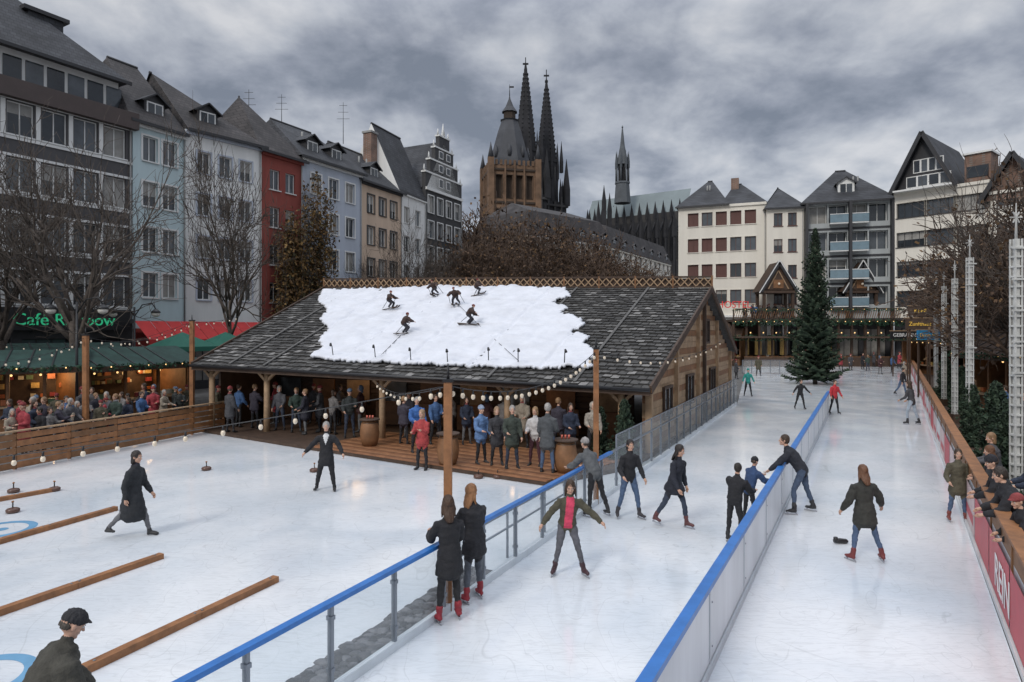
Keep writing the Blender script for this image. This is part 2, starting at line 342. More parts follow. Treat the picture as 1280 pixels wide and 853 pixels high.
person('girl_in_olive_coat',G(1197,653),195,dict(lean=3,la=(4,14,25),ra=(4,20,60),ll=(4,6,6),rl=(-2,6,6),head=(10,0)),dict(top=(.085,.075,.05),legs=JEAN,skates=True,shoes=(.2,.05,.04),style='bob',hair=BR,puff=.022,skirt=.22,fem=True),.88)
person('child_in_red_jacket',G(1043,518),170,dict(la=(5,20,30),ra=(5,20,30),ll=(6,9,10),rl=(-3,9,8)),dict(top=RED,legs=K,skates=True,style='short'),.95,.022)
person('skater_in_dark_jacket',G(1000,512),180,dict(lean=14,la=(5,40,20),ra=(5,38,20),ll=(10,12,20),rl=(-5,12,10)),dict(top=K,legs=K,skates=True,style='short'),.9,.022)
person('skater_in_denim',G(1140,531),-30,dict(lean=10,la=(15,14,50),ra=(15,14,40),ll=(14,9,20),rl=(-8,9,10)),dict(top=(.05,.05,.055),legs=(.30,.36,.42),skates=True,style='long',hair=BR,fem=True),1.08,.022)
person('skater_in_dark_coat',G(1127,495),150,dict(lean=10,ll=(20,4,14),rl=(-18,4,18)),dict(top=(.03,.03,.035),legs=JEAN,skates=True,style='short'),1.0,.022)
person('child_in_teal_jacket',G(935,496),190,dict(la=(5,24,30),ra=(5,24,30),ll=(6,9,10),rl=(-3,9,8)),dict(top=(.02,.22,.19),legs=K,skates=True,style='beanie',hat=(.02,.2,.18)),.98,.022)
stand=dict(ll=(2,5,3),rl=(4,5,8),la=(8,10,30),ra=(12,10,70))
person('woman_in_red_jacket',G(528,587,.0),200,dict(lean=3,la=(25,10,90),ra=(20,10,80),ll=(2,4,3),rl=(6,4,8)),dict(top=(.36,.05,.05),legs=K,style='bob',hair=(.3,.2,.12),puff=.025,fem=True,skirt=.16,scarf=(.3,.22,.2)),1.02)
for nm,px,py,hd,lk,sc in [
 ('man_in_blue_jacket',521,566,150,dict(top=(.04,.12,.34),legs=K,style='short',hair=GY,puff=.03),1.04),
 ('woman_in_light_blue_jacket',601,580,140,dict(top=(.10,.18,.34),legs=K,style='beanie',hat=(.25,.3,.4),puff=.03,fem=True,skirt=.15),1.0),
 ('woman_in_dark_coat',621,582,175,dict(top=(.035,.035,.04),legs=K,style='bob',hair=(.25,.16,.09),puff=.02,fem=True,skirt=.3),1.0),
 ('man_in_dark_green_coat',640,586,170,dict(top=(.04,.05,.04),legs=DJ,style='short',hair=GY,puff=.02,skirt=.25),1.05),
 ('woman_in_white_jacket',669,583,200,dict(top=(.5,.48,.47),legs=(.08,.03,.04),style='bob',hair=(.28,.17,.08),puff=.03,fem=True),1.0),
 ('man_in_grey_coat',684,592,20,dict(top=(.07,.075,.08),legs=JEAN,style='short',hair=GY,puff=.02,skirt=.25),1.12),
 ('woman_in_hood',741,572,180,dict(top=(.28,.25,.21),legs=K,style='hood',hat=(.33,.29,.24),puff=.03,fem=True),1.0)]:
    person(nm,G(px,py,.12),hd,dict(stand,head=(random.uniform(-25,25),-4),lean=random.uniform(0,5)),lk,sc,.02)
def fence_x(y): return 1.63+.598*y
for nm,y,hd,lk,ln,off,sc,zz in [('boy_leaning_on_fence',11.3,-60,dict(top=K,legs=K,style='beanie',hat=(.02,.02,.025),puff=.03),28,.44,1.0,.25),
  ('man_in_black_jacket_at_fence',10.2,-66,dict(top=(.02,.02,.024),legs=DJ,style='short',hair=(.03,.02,.015),puff=.03),32,.46,1.03,.25),
  ('woman_with_brown_hair_at_fence',12.9,-60,dict(top=(.03,.03,.035),legs=K,style='long',hair=(.12,.05,.02),puff=.03,fem=True),18,.50,.92,.25),
  ('man_in_navy_coat_at_fence',11.8,-70,dict(top=NAVY,legs=K,style='short',hair=BR,puff=.03),6,1.05,1.0,.25),
  ('woman_in_grey_coat_at_fence',14.1,-60,dict(top=(.09,.09,.10),legs=K,style='bob',hair=BL,puff=.03,fem=True),8,.6,.95,.25),
  ('child_in_black_at_fence',9.35,-70,dict(top=K,legs=K,style='cap',hat=(.25,.05,.05),puff=.03),28,.48,.9,.25)]:
    person(nm,Vector((fence_x(y)+off,y,zz)),hd,dict(lean=ln,la=(34,12,50),ra=(26,14,66),inn=.6,ll=(0,5,4),rl=(-8,5,6),head=(random.uniform(-30,10),-8)),lk,sc,.02)
VAR=[]
tops=[K,NAVY,(.05,.05,.055),(.08,.08,.09),(.06,.025,.025),(.05,.11,.24),OLIVE,(.27,.23,.18),(.03,.05,.04),(.16,.15,.145),(.04,.035,.05),(.30,.04,.05),(.025,.03,.03),(.02,.02,.03)]
for i,tp in enumerate(tops):
    st=['short','long','beanie','bob','hood','short','beanie','long','tail','bob','short','beanie','cap','short'][i]
    mb=person_mesh('v',dict(lean=random.uniform(0,6),la=(random.uniform(0,35),10,random.uniform(15,95)),ra=(random.uniform(0,35),10,random.uniform(15,95)),ll=(random.uniform(-2,8),5,6),rl=(random.uniform(-2,8),5,6),head=(random.uniform(-35,35),random.uniform(-12,5))),
        dict(top=tp,legs=random.choice([K,DJ,K,GREY]),style=st,hat=random.choice([(.2,.2,.22),(.18,.03,.03),K,(.08,.12,.18),(.02,.02,.03)]),hair=random.choice([BR,BL,GY,(.02,.015,.01)]),puff=.028,skirt=random.choice([0,.15,.3]),fem=i%2==1,scarf=random.choice([None,(.2,.05,.05),(.2,.2,.22)])),.026)
    o=mb.obj('spectator'); VAR.append(o)
used=set(); cnt=0
def spectator(pos,heading,sc=1.0):
    global cnt
    i=(cnt*5+random.randrange(3))%len(VAR); cnt+=1; src=VAR[i]
    if i in used: o=src.copy(); scene.collection.objects.link(o)
    else: o=src; used.add(i)
    o.location=pos; o.rotation_euler=(0,0,-rad(heading)); o.scale=(sc*random.uniform(.96,1.05),sc*random.uniform(.96,1.05),sc); return o
for px,py in [(290,541),(300,534),(318,536),(352,538),(368,540),(384,543),(402,540),(418,543),(436,547),(452,540),(505,556),(512,548),(545,556),(566,551),(585,556),(655,560),(700,566),(715,572),(275,532),(345,530),(395,530),(425,532),(548,545),(610,552),(630,556)]:
    spectator(G(px+random.uniform(-3,3),py,.12),random.choice([180,160,200,90,-90,150,210,30]),random.uniform(.95,1.06))
for i in range(40):
    px=random.uniform(-10,236); r=random.random()**1.4*4.2; p=X(px,20.2+max(px,0)*.031+r); p.z=-.03
    spectator(p,random.choice([130,160,190,90,60,-40,200,110]),random.uniform(.86,1.06))
for px,py,h in [(1100,468,180),(1085,464,0),(1078,462,150),(1115,466,90),(1051,462,180),(920,474,90),(948,470,200),(1124,461,160),(1092,459,90),(1130,478,90),(912,462,150),(1063,463,180)]:
    spectator(G(px,py),h,random.uniform(.93,1.03))
for i in range(60):
    px=930+i*3.4+random.uniform(-3,3)
    if 990<px<1048: continue
    p=X(px,77+random.uniform(.3,3)); p.z=5.55; spectator(p,random.uniform(130,230),random.uniform(.95,1.05))
for i in range(14):
    p=Vector((fence_x(20+i*3.5)+random.uniform(1.4,3.5),20+i*3.5,.1)); spectator(p,random.uniform(-120,0),1)
# ---------------------------------------------------------------- ground and ice
def sheet(name,pts,z,m):
    mb=MB(); mb.poly([(p[0],p[1],z) for p in pts],m); return mb.obj(name)
sheet('ground',[(-1500,-200),(1500,-200),(1500,2500),(-1500,2500)],-.03,mat('ground_asphalt',(.10,.098,.095),.9,.25,.5,.3))
ICE=bpy.data.materials.new('ice'); ICE.use_nodes=True; nt=ICE.node_tree; N=nt.nodes; L=nt.links; b=N['Principled BSDF']
tc=N.new('ShaderNodeTexCoord')
def nz(sc,det,dist=0,mp=None):
    n=N.new('ShaderNodeTexNoise'); n.inputs['Scale'].default_value=sc; n.inputs['Detail'].default_value=det; n.inputs['Distortion'].default_value=dist
    if mp:
        q=N.new('ShaderNodeMapping'); q.inputs['Scale'].default_value=mp[0]; q.inputs['Rotation'].default_value=(0,0,mp[1]); L.new(tc.outputs['Object'],q.inputs[0]); L.new(q.outputs[0],n.inputs['Vector'])
    else: L.new(tc.outputs['Object'],n.inputs['Vector'])
    return n
def mrg(src,a,b_,c,d):
    r=N.new('ShaderNodeMapRange'); r.inputs['From Min'].default_value=a; r.inputs['From Max'].default_value=b_; r.inputs['To Min'].default_value=c; r.inputs['To Max'].default_value=d; L.new(src,r.inputs['Value']); return r.outputs[0]
def mul(a,b_):
    m=N.new('ShaderNodeMath'); m.operation='MULTIPLY'; L.new(a,m.inputs[0]); L.new(b_,m.inputs[1]); return m.outputs[0]
n1=nz(.35,6,.4); rp=N.new('ShaderNodeValToRGB'); rp.color_ramp.elements[0].position=.30; rp.color_ramp.elements[0].color=(.60,.66,.72,1); rp.color_ramp.elements[1].position=.60; rp.color_ramp.elements[1].color=(.82,.84,.86,1)
L.new(n1.outputs['Fac'],rp.inputs[0])
v=mrg(nz(2.5,9,2.2,((1,5,1),rad(28))).outputs['Fac'],.36,.52,.90,1.0)
v=mul(v,mrg(nz(9,4,6).outputs['Fac'],.28,.36,.88,1.0))
for sc_,sd_ in((.55,11.3),(.9,47.7)):
    n=nz(sc_,1.5,1.2,((1,.6,1),rad(20+sd_)))
    w_=N.new('ShaderNodeMath'); w_.operation='MULTIPLY'; w_.inputs[1].default_value=14; L.new(n.outputs['Fac'],w_.inputs[0])
    f_=N.new('ShaderNodeMath'); f_.operation='PINGPONG'; f_.inputs[1].default_value=1; L.new(w_.outputs[0],f_.inputs[0])
    v=mul(v,mrg(f_.outputs[0],0,.04,.86,1.0))
vm=N.new('ShaderNodeVectorMath'); vm.operation='SCALE'; L.new(rp.outputs[0],vm.inputs[0]); L.new(v,vm.inputs['Scale']); L.new(vm.outputs[0],b.inputs['Base Color'])
L.new(mrg(nz(.8,5,.3).outputs['Fac'],.35,.65,.03,.17),b.inputs['Roughness']); b.inputs['Specular IOR Level'].default_value=1.0
n4=nz(18,6,2); bp=N.new('ShaderNodeBump'); bp.inputs['Strength'].default_value=.14; bp.inputs['Distance'].default_value=.004; L.new(n4.outputs['Fac'],bp.inputs['Height']); L.new(bp.outputs[0],b.inputs['Normal'])
bx=lambda y:-5.83+.51*y
mx=lambda y:-1.97+.555*y
sheet('ice_rink',[(-22,-2),(2.0-1.7,-2),(fence_x(75),75),(27.5,75),(bx(37),37),(bx(21),21),(-2,25),(-12.4,27.6)],0,ICE)
for c in (G(2,662),G(-30,850)):
    mb=MB(); ca=mat('ring_blue',(.18,.38,.58),.2,.15)
    for r0,r1 in((0.0,.12),(.46,.62)):
        for j in range(40):
            a=2*math.pi*j/40;a2=2*math.pi*(j+1)/40
            mb.poly([(c.x+r0*math.cos(a),c.y+r0*math.sin(a),.004),(c.x+r1*math.cos(a),c.y+r1*math.sin(a),.004),(c.x+r1*math.cos(a2),c.y+r1*math.sin(a2),.004),(c.x+r0*math.cos(a2),c.y+r0*math.sin(a2),.004)],ca)
    mb.obj('curling_target')
for a,b_ in [((105,842),(345,727)),((-60,790),(202,698)),((-60,697),(145,638)),((-40,634),(70,614))]:
    mb=MB(); p=G(*a);q=G(*b_); m_=p.lerp(q,.52); mb.beam(p+Vector((0,0,.05)),m_+Vector((0,0,.05)),.13,.10,WOODO); mb.beam(m_+(q-p)*.002+Vector((0,0,.048)),q+Vector((0,0,.048)),.13,.096,WOODO)
    for k in(.04,.5,.54,.96): c=p.lerp(q,k); mb.tube([c+Vector((0,0,.098)),c+Vector((0,0,.108))],[.018,.018],STEEL,8)
    mb.obj('lane_beam')
CS=mat('curl_stone',(.10,.05,.035),.35,.2)
def curl(p):
    mb=MB()
    mb.tube([(p.x,p.y,z) for z in(.0,.02,.07,.10,.12)],[.10,.135,.14,.11,.03],CS,16); mb.tube([(p.x,p.y,.11),(p.x,p.y,.24)],[.014,.014],BLK,6); mb.tube([(p.x,p.y,.24),(p.x,p.y,.27)],[.03,.022],WOODO,8)
    mb.obj('curling_stone')
for q in [(258,588),(17,616),(16,641),(622,598),(598,598),(393,590),(68,614)]: curl(G(*q))
mb=MB(); p=G(1050,680); mb.tube([p+Vector((-.12,0,.06)),p+Vector((0,0,.06)),p+Vector((.13,.02,.045)),p+Vector((.17,.02,.04))],[.04,.05,.045,.02],BLK,8); mb.tube([p+Vector((-.08,0,.06)),p+Vector((-.09,0,.13))],[.045,.04],BLK,8); mb.obj('lost_shoe')
# ---------------------------------------------------------------- barriers
PLEX=bpy.data.materials.new('plexiglass'); PLEX.use_nodes=True; nt=PLEX.node_tree; b=nt.nodes['Principled BSDF']; b.inputs['Base Color'].default_value=(.8,.84,.86,1); b.inputs['Roughness'].default_value=.05
tr=nt.nodes.new('ShaderNodeBsdfTransparent'); tr.inputs[0].default_value=(.86,.90,.92,1); mxs=nt.nodes.new('ShaderNodeMixShader'); mxs.inputs[0].default_value=.20; nt.links.new(tr.outputs[0],mxs.inputs[1]); nt.links.new(b.outputs[0],mxs.inputs[2]); nt.links.new(mxs.outputs[0],nt.nodes['Material Output'].inputs[0])
WHITEP=mat('white_board',(.62,.66,.69),.35,.14,1.2,streak=True)
mb=MB()
y=4.2
dirb=Vector((.51,1,0)).normalized()
def bpt(y,z): return Vector((bx(y),y,z))
while y<36.4:
    y2=y+1.05
    mb.beam(bpt(y,.0),bpt(y,1.05),.06,.045,STEEL,dirb)
    mb.poly([bpt(y,.12),bpt(y2,.12),bpt(y2,1.03),bpt(y,1.03)],PLEX)
    for zz in(.3,.9): mb.beam(bpt(y-.03,zz),bpt(y+.03,zz),.08,.05,STEEL)
    if y>16.5:
        mb.beam(bpt(y,1.45),bpt(y2,1.45),.03,.03,STEEL)
        mb.poly([bpt(y,1.10),bpt(y2,1.10),bpt(y2,1.44),bpt(y,1.44)],PLEX); mb.beam(bpt(y,1.05),bpt(y,1.45),.04,.03,STEEL,dirb)
    y=y2
mb.beam(bpt(4.2,1.07),bpt(16.4,1.07),.10,.055,BLUE); mb.beam(bpt(16.4,1.07),bpt(36.5,1.07),.06,.04,STEEL)
mb.beam(bpt(4.2,.06),bpt(36.5,.06),.07,.12,WHITEP)
off=Vector((dirb.y,-dirb.x,0))
for zz in(.55,.85): mb.tube([bpt(10.2,zz)-off*.25,bpt(14.8,zz)-off*.25],[.022,.022],STEEL,8)
for yy in(10.2,11.7,13.2,14.8): mb.tube([bpt(yy,0)-off*.25,bpt(yy,.95)-off*.25],[.025,.025],STEEL,8)
mb.obj('glass_barrier')
mb=MB(); gm=[mat('pebble%d'%i,(c,c,c*1.05),.8,.3,8) for i,c in enumerate((.05,.09,.15))]
for i in range(900):
    yy=random.uniform(4,11); p=bpt(yy,.0)-off*random.uniform(.1,.62); r=random.uniform(.04,.12); mb.ball((p.x,p.y,.0),(r,r*random.uniform(.6,1),r*.45),random.choice(gm),6,4)
mb.obj('gravel_strip')
sheet('drain_strip',[tuple((bpt(4,0)-off*.05)[:2]),tuple((bpt(11.1,0)-off*.05)[:2]),tuple((bpt(11.1,0)-off*.66)[:2]),tuple((bpt(4,0)-off*.66)[:2])],.004,mat('drain_dark',(.07,.07,.075),.7,.3,4,.3))
mb=MB()
mp=lambda y,z:Vector((mx(y),y,z))
dm=Vector((.555,1,0)).normalized(); om=Vector((dm.y,-dm.x,0)); PP=mat('post_pale',(.5,.54,.57),.5,.1)
y=3.5
while y<32.5:
    y2=min(y+2.2,32.6)
    mb.beam(mp(y+.01,.53),mp(y2-.01,.53),.05,1.02,WHITEP); mb.beam(mp(y,.0),mp(y,1.04),.07,.062,PP,dm)
    for zz in(.25,.8): mb.beam(mp(y+.12,zz)-om*.03,mp(y+.12,zz)+om*.032,.02,.02,STEEL)
    y=y2
mb.beam(mp(3.5,1.07),mp(32.6,1.07),.13,.07,BLUE); mb.beam(mp(3.5,.05)+om*.045,mp(32.6,.05)+om*.045,.03,.10,PP)
mb.obj('lane_divider_barrier')
mb=MB(); fp=lambda y,z:Vector((fence_x(y),y,z)); df=Vector((.598,1,0)).normalized(); of=Vector((df.y,-df.x,0))
BAN=mat('banner_pink',(.60,.46,.45),.45,.2,1.5); BAN2=mat('banner_white',(.64,.64,.64),.45,.12); BRED=mat('banner_red',(.50,.03,.05),.45,.1)
y=3.0;i=0
while y<66:
    y2=y+1.9; m=[BRED,BAN,BAN2,BAN][i%4] if y>11 else BRED
    mb.poly([fp(y,.12)-of*.06,fp(y2-.06,.12)-of*.06,fp(y2-.06,.98)-of*.06,fp(y,.98)-of*.06],m)
    if m is not BRED: mb.poly([fp(y+.2,.3)-of*.064,fp(y+1.5,.3)-of*.064,fp(y+1.5,.5)-of*.064,fp(y+.2,.5)-of*.064],BRED)
    mb.beam(fp(y-.03,0),fp(y-.03,1.3),.09,.07,WOOD,df); y=y2;i+=1
mb.beam(fp(3,.53),fp(67,.53),.04,1.0,WHITEP); mb.beam(fp(3,1.16),fp(67,1.16),.05,.24,WOOD); mb.beam(fp(3,1.33)+of*.06,fp(67,1.33)+of*.06,.22,.045,WOODO); mb.beam(fp(3,.05)-of*.04,fp(67,.05)-of*.04,.1,.1,BAN2)
fe=mb.obj('rink_fence')
WT=mat('white_letter',(.8,.8,.8),.5,0)
text('REIN',"banner_lettering",fp(9.9,.28)-of*.07,-df,-of,.72,WT,fe,.003)
mb=MB(); mb.poly([fp(3,.25)+of*.1,fp(3,.25)+of*1.6,fp(60,.25)+of*1.6,fp(60,.25)+of*.1],WOODD); mb.obj('spectator_platform')
mb=MB(); a=G(-60,603);b_=G(281,536); dl=(b_-a).normalized(); n_=int((b_-a).length/1.6)
for k in range(5):
    for j in range(n_):
        p=a.lerp(b_,j/n_);q=a.lerp(b_,(j+1)/n_-.0012); jz=random.uniform(-.012,.012); mb.beam(p+Vector((0,0,.14+.215*k+jz)),q+Vector((0,0,.14+.215*k+random.uniform(-.012,.012))),.035,.175,random.choice([WOODO,WOOD,WOODO]))
for k in range(n_+1): p=a.lerp(b_,k/n_)+Vector((-dl.y,dl.x,0))*.07; mb.beam(p,p+Vector((0,0,1.15)),.08,.08,WOOD)
mb.beam(a+Vector((0,0,1.16)),b_+Vector((0,0,1.16)),.16,.04,WOODL)
mb.obj('plank_fence')
# ---------------------------------------------------------------- hut
eL=Vector((-13.2,26.4,2.75)); eR=Vector((4.4,20.3,2.3)); rR=Vector((9.4,30.1,6.15)); rL=Vector((-10.9,37.1,6.6)); fR=Vector((13.3,37.9,2.92)); fL=Vector((-8.6,47,3.1))
hut=empty('log_hut')
def bil(a,b,c,d,u,v): return (a.lerp(b,u)).lerp(d.lerp(c,u),v)
hn=((eR-eL).cross(rL-eL)).normalized()
SH=[mat('shingle%d'%i,(c,c*.97,c*.93),.85,.4,5,.4) for i,c in enumerate((.042,.065,.105,.21))]
mb=MB(); rows=34; colsn=64
for j in range(rows):
    for i in range(colsn):
        u0=(i+(j%2)*.5)/colsn; u1=min(u0+1/colsn-.0014,1)
        if u0>=1: continue
        v0=j/rows-.004; v1=(j+1)/rows+.008; jit=random.uniform(-.006,.006)
        P=[bil(eL,eR,rR,rL,u0,v0+jit),bil(eL,eR,rR,rL,u1,v0+jit+random.uniform(-.002,.002)),bil(eL,eR,rR,rL,u1,v1),bil(eL,eR,rR,rL,u0,v1)]
        h0=.085+random.uniform(0,.025); up=[hn*h0,hn*(h0+random.uniform(-.01,.01)),hn*.02,hn*.02]
        T=[p+q for p,q in zip(P,up)]; B=[P[0]+hn*.03,P[1]+hn*.03]
        nn_=noise.noise(Vector((u0*6,v0*4,3)))
        m=random.choices(SH,[5,5,3+5*max(nn_,0),1+4*max(nn_,0)])[0]
        mb.poly(T,m); mb.poly([B[0],B[1],T[1],T[0]],SH[0]); mb.poly([B[1],P[2],T[2],T[1]],SH[0]); mb.poly([P[3],B[0],T[0],T[3]],SH[0])
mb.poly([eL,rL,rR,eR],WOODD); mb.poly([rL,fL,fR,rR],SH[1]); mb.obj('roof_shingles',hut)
mb=MB()
for u in(.1,.19,.70,.865): mb.beam(bil(eL,eR,rR,rL,u,.01)+hn*.11,bil(eL,eR,rR,rL,u,.99)+hn*.11,.10,.04,SH[2],hn)
mb.beam(eL-Vector((0,0,.08)),eR-Vector((0,0,.08)),.06,.2,WOODD)
mb.beam(eR,rR,.08,.28,WOODD); mb.beam(rR,fR,.08,.28,WOODD); mb.beam(eL,rL,.08,.28,WOODD)
mb.tube([eL+Vector((-.05,-.1,.0)),eR+Vector((-.05,-.1,.0))],[.06,.06],BLK,8); mb.obj('roof_trim',hut)
mb=MB(); n_=60
for i in range(n_):
    a=rL.lerp(rR,i/n_);c=rL.lerp(rR,(i+1)/n_); z0=Vector((0,0,.12));z1=Vector((0,0,.52))
    mb.beam(a+z0,c+z1,.025,.05,WOODL);mb.beam(a+z1+Vector((0,-.03,0)),c+z0+Vector((0,-.03,0)),.025,.05,WOODL)
mb.beam(rL+Vector((0,0,.56)),rR+Vector((0,0,.56)),.06,.09,WOODD);mb.beam(rL+Vector((0,0,.1)),rR+Vector((0,0,.1)),.06,.09,WOODD)
for i in range(0,13): p=rL.lerp(rR,i/12); mb.beam(p,p+Vector((0,0,.62)),.08,.08,WOOD)
mb.beam(rL+Vector((0,.12,.32)),rR+Vector((0,.12,.32)),.02,.36,WOODD)
mb.obj('ridge_lattice',hut)
mb=MB(); inw=Vector((.327,.945,0)); al=(eR-eL); al.z=0; al.normalize()
for t in(.5,3.3,8.6,13.6,17.6):
    p=eL+al*t+inw*.55; p.z=0; top=2.75-.45*t/18.6+.15; mb.tube([p,p+Vector((.01,.0,1.2)),p+Vector((0,.01,top))],[.13,.12,.11],WOODL,10)
    mb.beam(p+Vector((0,0,top-.7)),p+al*.7+Vector((0,0,top-.05)),.1,.1,WOODL); mb.beam(p+Vector((0,0,top-.7)),p-al*.7+Vector((0,0,top-.05)),.1,.1,WOODL)
a=eL+inw*.55;b_=eR+inw*.55; mb.beam(Vector((a.x,a.y,2.78)),Vector((b_.x,b_.y,2.35)),.16,.2,WOOD)
for t in range(40):
    p=eL.lerp(eR,t/39)+hn*-.06; q=bil(eL,eR,rR,rL,t/39,.4)-hn*.06; mb.beam(p,q,.07,.1,WOOD)
mb.obj('posts_and_rafters',hut)
mb=MB()
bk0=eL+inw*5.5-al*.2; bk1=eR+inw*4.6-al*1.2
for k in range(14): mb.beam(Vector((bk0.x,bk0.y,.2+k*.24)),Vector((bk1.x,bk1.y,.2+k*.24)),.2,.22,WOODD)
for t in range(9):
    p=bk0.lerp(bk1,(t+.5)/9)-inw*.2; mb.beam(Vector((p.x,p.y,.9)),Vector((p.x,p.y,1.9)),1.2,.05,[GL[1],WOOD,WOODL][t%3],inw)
    mb.beam(Vector((p.x,p.y,2.1))-al*.7-inw*.1,Vector((p.x,p.y,2.1))+al*.7-inw*.1,.25,.05,WOODL)
    mb.box((p.x-.6,p.y-1.2,.12),(p.x+.6,p.y-.9,1.1),WOOD)
mb.beam(Vector((eL.x+.6,eL.y+1.2,1.3)),Vector((eL.x+2.3,eL.y+8,1.3)),.1,2.6,WOODD)
mb.obj('interior_walls',hut)
gd=(fR-eR); gd.z=0; GLn=gd.length; gd.normalize(); gi=Vector((-gd.y,gd.x,0))
mb=MB(); base=Vector((eR.x,eR.y,0))+gi*.45+gd*1.0; Lg=GLn-1.6; k=0; z=.15
def roofz(t):
    s=t+1.0
    return 2.3+(6.15-2.3)*s/11.0 if s<11.0 else 6.15-(6.15-2.92)*(s-11.0)/(GLn-11.0)
while z<6.0:
    ts=[t*.25 for t in range(int(Lg/.25)+1) if roofz(t*.25)>z+.12]
    if len(ts)>2:
        a=base+gd*ts[0];c=base+gd*ts[-1]; mb.beam(Vector((a.x,a.y,z)),Vector((c.x,c.y,z)),.2,.235,[WOODL,WOOD,WOODL][k%3])
    z+=.245;k+=1
for t in(.0,4.0,8.4,9.9,13.5,Lg):
    p=base+gd*t-gi*.14; mb.beam(Vector((p.x,p.y,0)),Vector((p.x,p.y,roofz(t)-.15)),.22,.2,WOODD if t==9.9 else WOODL,gd)
for t,w_,z0,z1 in((2.0,1.2,1.0,2.1),(6.0,1.3,1.1,2.3),(11.5,1.4,1.1,2.3),(10.0,1.2,3.6,4.7)):
    p=base+gd*t-gi*.13; mb.beam(Vector((p.x,p.y,(z0+z1)/2)),Vector((p.x,p.y,(z0+z1)/2))+gd*w_,.04,z1-z0,GL[0])
    for zz in(z0,z1): mb.beam(Vector((p.x,p.y,zz))-gi*.03-gd*.06,Vector((p.x,p.y,zz))+gd*(w_+.06)-gi*.03,.1,.1,WOODD)
    for q in(0,w_/2,w_): r=p+gd*q-gi*.035; mb.beam(Vector((r.x,r.y,z0)),Vector((r.x,r.y,z1)),.07,.07,WOODD,gd)
mb.obj('gable_logs',hut)
mb=MB(); DK=[Vector((-7.0,22.4,0)),Vector((.95,17.25,0)),Vector((3.2,19.0,0)),Vector((4.3,20.6,0)),Vector((7.5,27,0)),Vector((-11.5,33,0)),Vector((-12.8,26.4,0))]
mb.poly([(p.x,p.y,.118) for p in DK],WOODD)
for i in range(len(DK)): mb.beam(DK[i]+Vector((0,0,.06)),DK[(i+1)%len(DK)]+Vector((0,0,.06)),.06,.11,WOODD)
fl=(DK[1]-DK[0]); fn=Vector((-fl.y,fl.x,0)).normalized(); fl_=fl.normalized()
DKM=[mat('deck%d'%i,c,.5,.35,4,.3) for i,c in enumerate(((.25,.11,.05),(.17,.075,.035),(.30,.145,.07)))]
for i in range(24):
    a=DK[0]+fn*(.02+.16*i); mb.beam(a+Vector((0,0,.135)),a+fl+fl_*.09*i*.3+Vector((0,0,.135)),.145,.03,DKM[i%3])
mb.obj('deck',hut)
MUG=mat('mug',(.5,.12,.08),.4,0)
for px,py in((707,590),(462,557),(560,580)):
    p=G(px,py,.15); mb=MB(); mb.tube([p+Vector((0,0,z)) for z in(0,.2,.45,.7,.9)],[.25,.31,.34,.31,.25],WOOD,14)
    for z in(.12,.3,.6,.78): mb.tube([p+Vector((0,0,z)),p+Vector((0,0,z+.04))],[.335-abs(z-.45)*.17]*2,BLK,14)
    mb.tube([p+Vector((0,0,.9)),p+Vector((0,0,.94))],[.36,.36],WOODD,16)
    for k in range(3): q=p+Vector((.1*k-.1,.05,.94)); mb.tube([q,q+Vector((0,0,.11))],[.03,.035],MUG,8)
    mb.obj('barrel_table')
US=np.linspace(0,1,260);VS=np.linspace(0,1,150)
pr=np.array([[ (lambda q:(640+q.x/q.y*F,413-(q.z-CAMH)/q.y*F))(bil(eL,eR,rR,rL,u,v)) for u in US] for v in VS])
poly=[(404,366),(398,378),(409,392),(399,404),(410,415),(398,430),(404,438),(388,452),(450,457),(520,460),(600,463),(680,466),(742,465),(733,455),(744,447),(728,436),(735,425),(712,418),(731,408),(698,396),(708,388),(688,382),(712,374),(703,364),(560,361)]
def inpoly(x,y):
    c=False;n=len(poly)
    for i in range(n):
        x1,y1=poly[i];x2,y2=poly[(i+1)%n]
        if (y1>y)!=(y2>y) and x<(x2-x1)*(y-y1)/(y2-y1)+x1: c=not c
    return c
SNOW=mat('snow_sheet',(.64,.66,.71),.8,.10,1.2,.6,3)
mb=MB(); idx={}
for j,v in enumerate(VS):
    for i,u in enumerate(US):
        p=bil(eL,eR,rR,rL,u,v); q=Vector((p.x*.8,p.y*.8,p.z))
        seam=-.06 if min(abs((u*7)%1-.5),1)<.016 or abs((v*3.2)%1-.5)<.012 else 0
        idx[(i,j)]=p+hn*(.19+.08*noise.noise(q)+.07*noise.noise(q*3.1)+.04*abs(noise.noise(Vector((u*34,v*5,0))))+.04*noise.noise(Vector((u*20+v*25,v*60-u*10,0)))+seam)
vid={};V=[];Fc=[]
for j in range(len(VS)-1):
    for i in range(len(US)-1):
        x,y=pr[j][i]
        if inpoly(x+2.5*noise.noise(Vector((y*.3,x*.3,1))),y+2*noise.noise(Vector((x*.3,y*.3,5)))):
            f=[]
            for k in((i,j),(i+1,j),(i+1,j+1),(i,j+1)):
                if k not in vid: vid[k]=len(V);V.append(idx[k])
                f.append(vid[k])
            Fc.append(tuple(f))
mb.mesh(V,Fc,SNOW); so=mb.obj('snow_cover',hut); sm_=so.modifiers.new('s','SOLIDIFY'); sm_.thickness=.09; sm_.offset=-1
def roofpt(px,py):
    d=(pr[:,:,0]-px)**2+(pr[:,:,1]-py)**2; j,i=np.unravel_index(d.argmin(),d.shape); return idx[(i,j)].copy()
sk=person_mesh('g',dict(lean=28,la=(30,35,50),ra=(30,35,50),ll=(50,10,85),rl=(45,10,80)),dict(top=(.05,.03,.025),legs=(.03,.03,.04),style='beanie',hat=(.16,.03,.03),puff=.08,legw=.03,scarf=(.03,.06,.05)),.03)
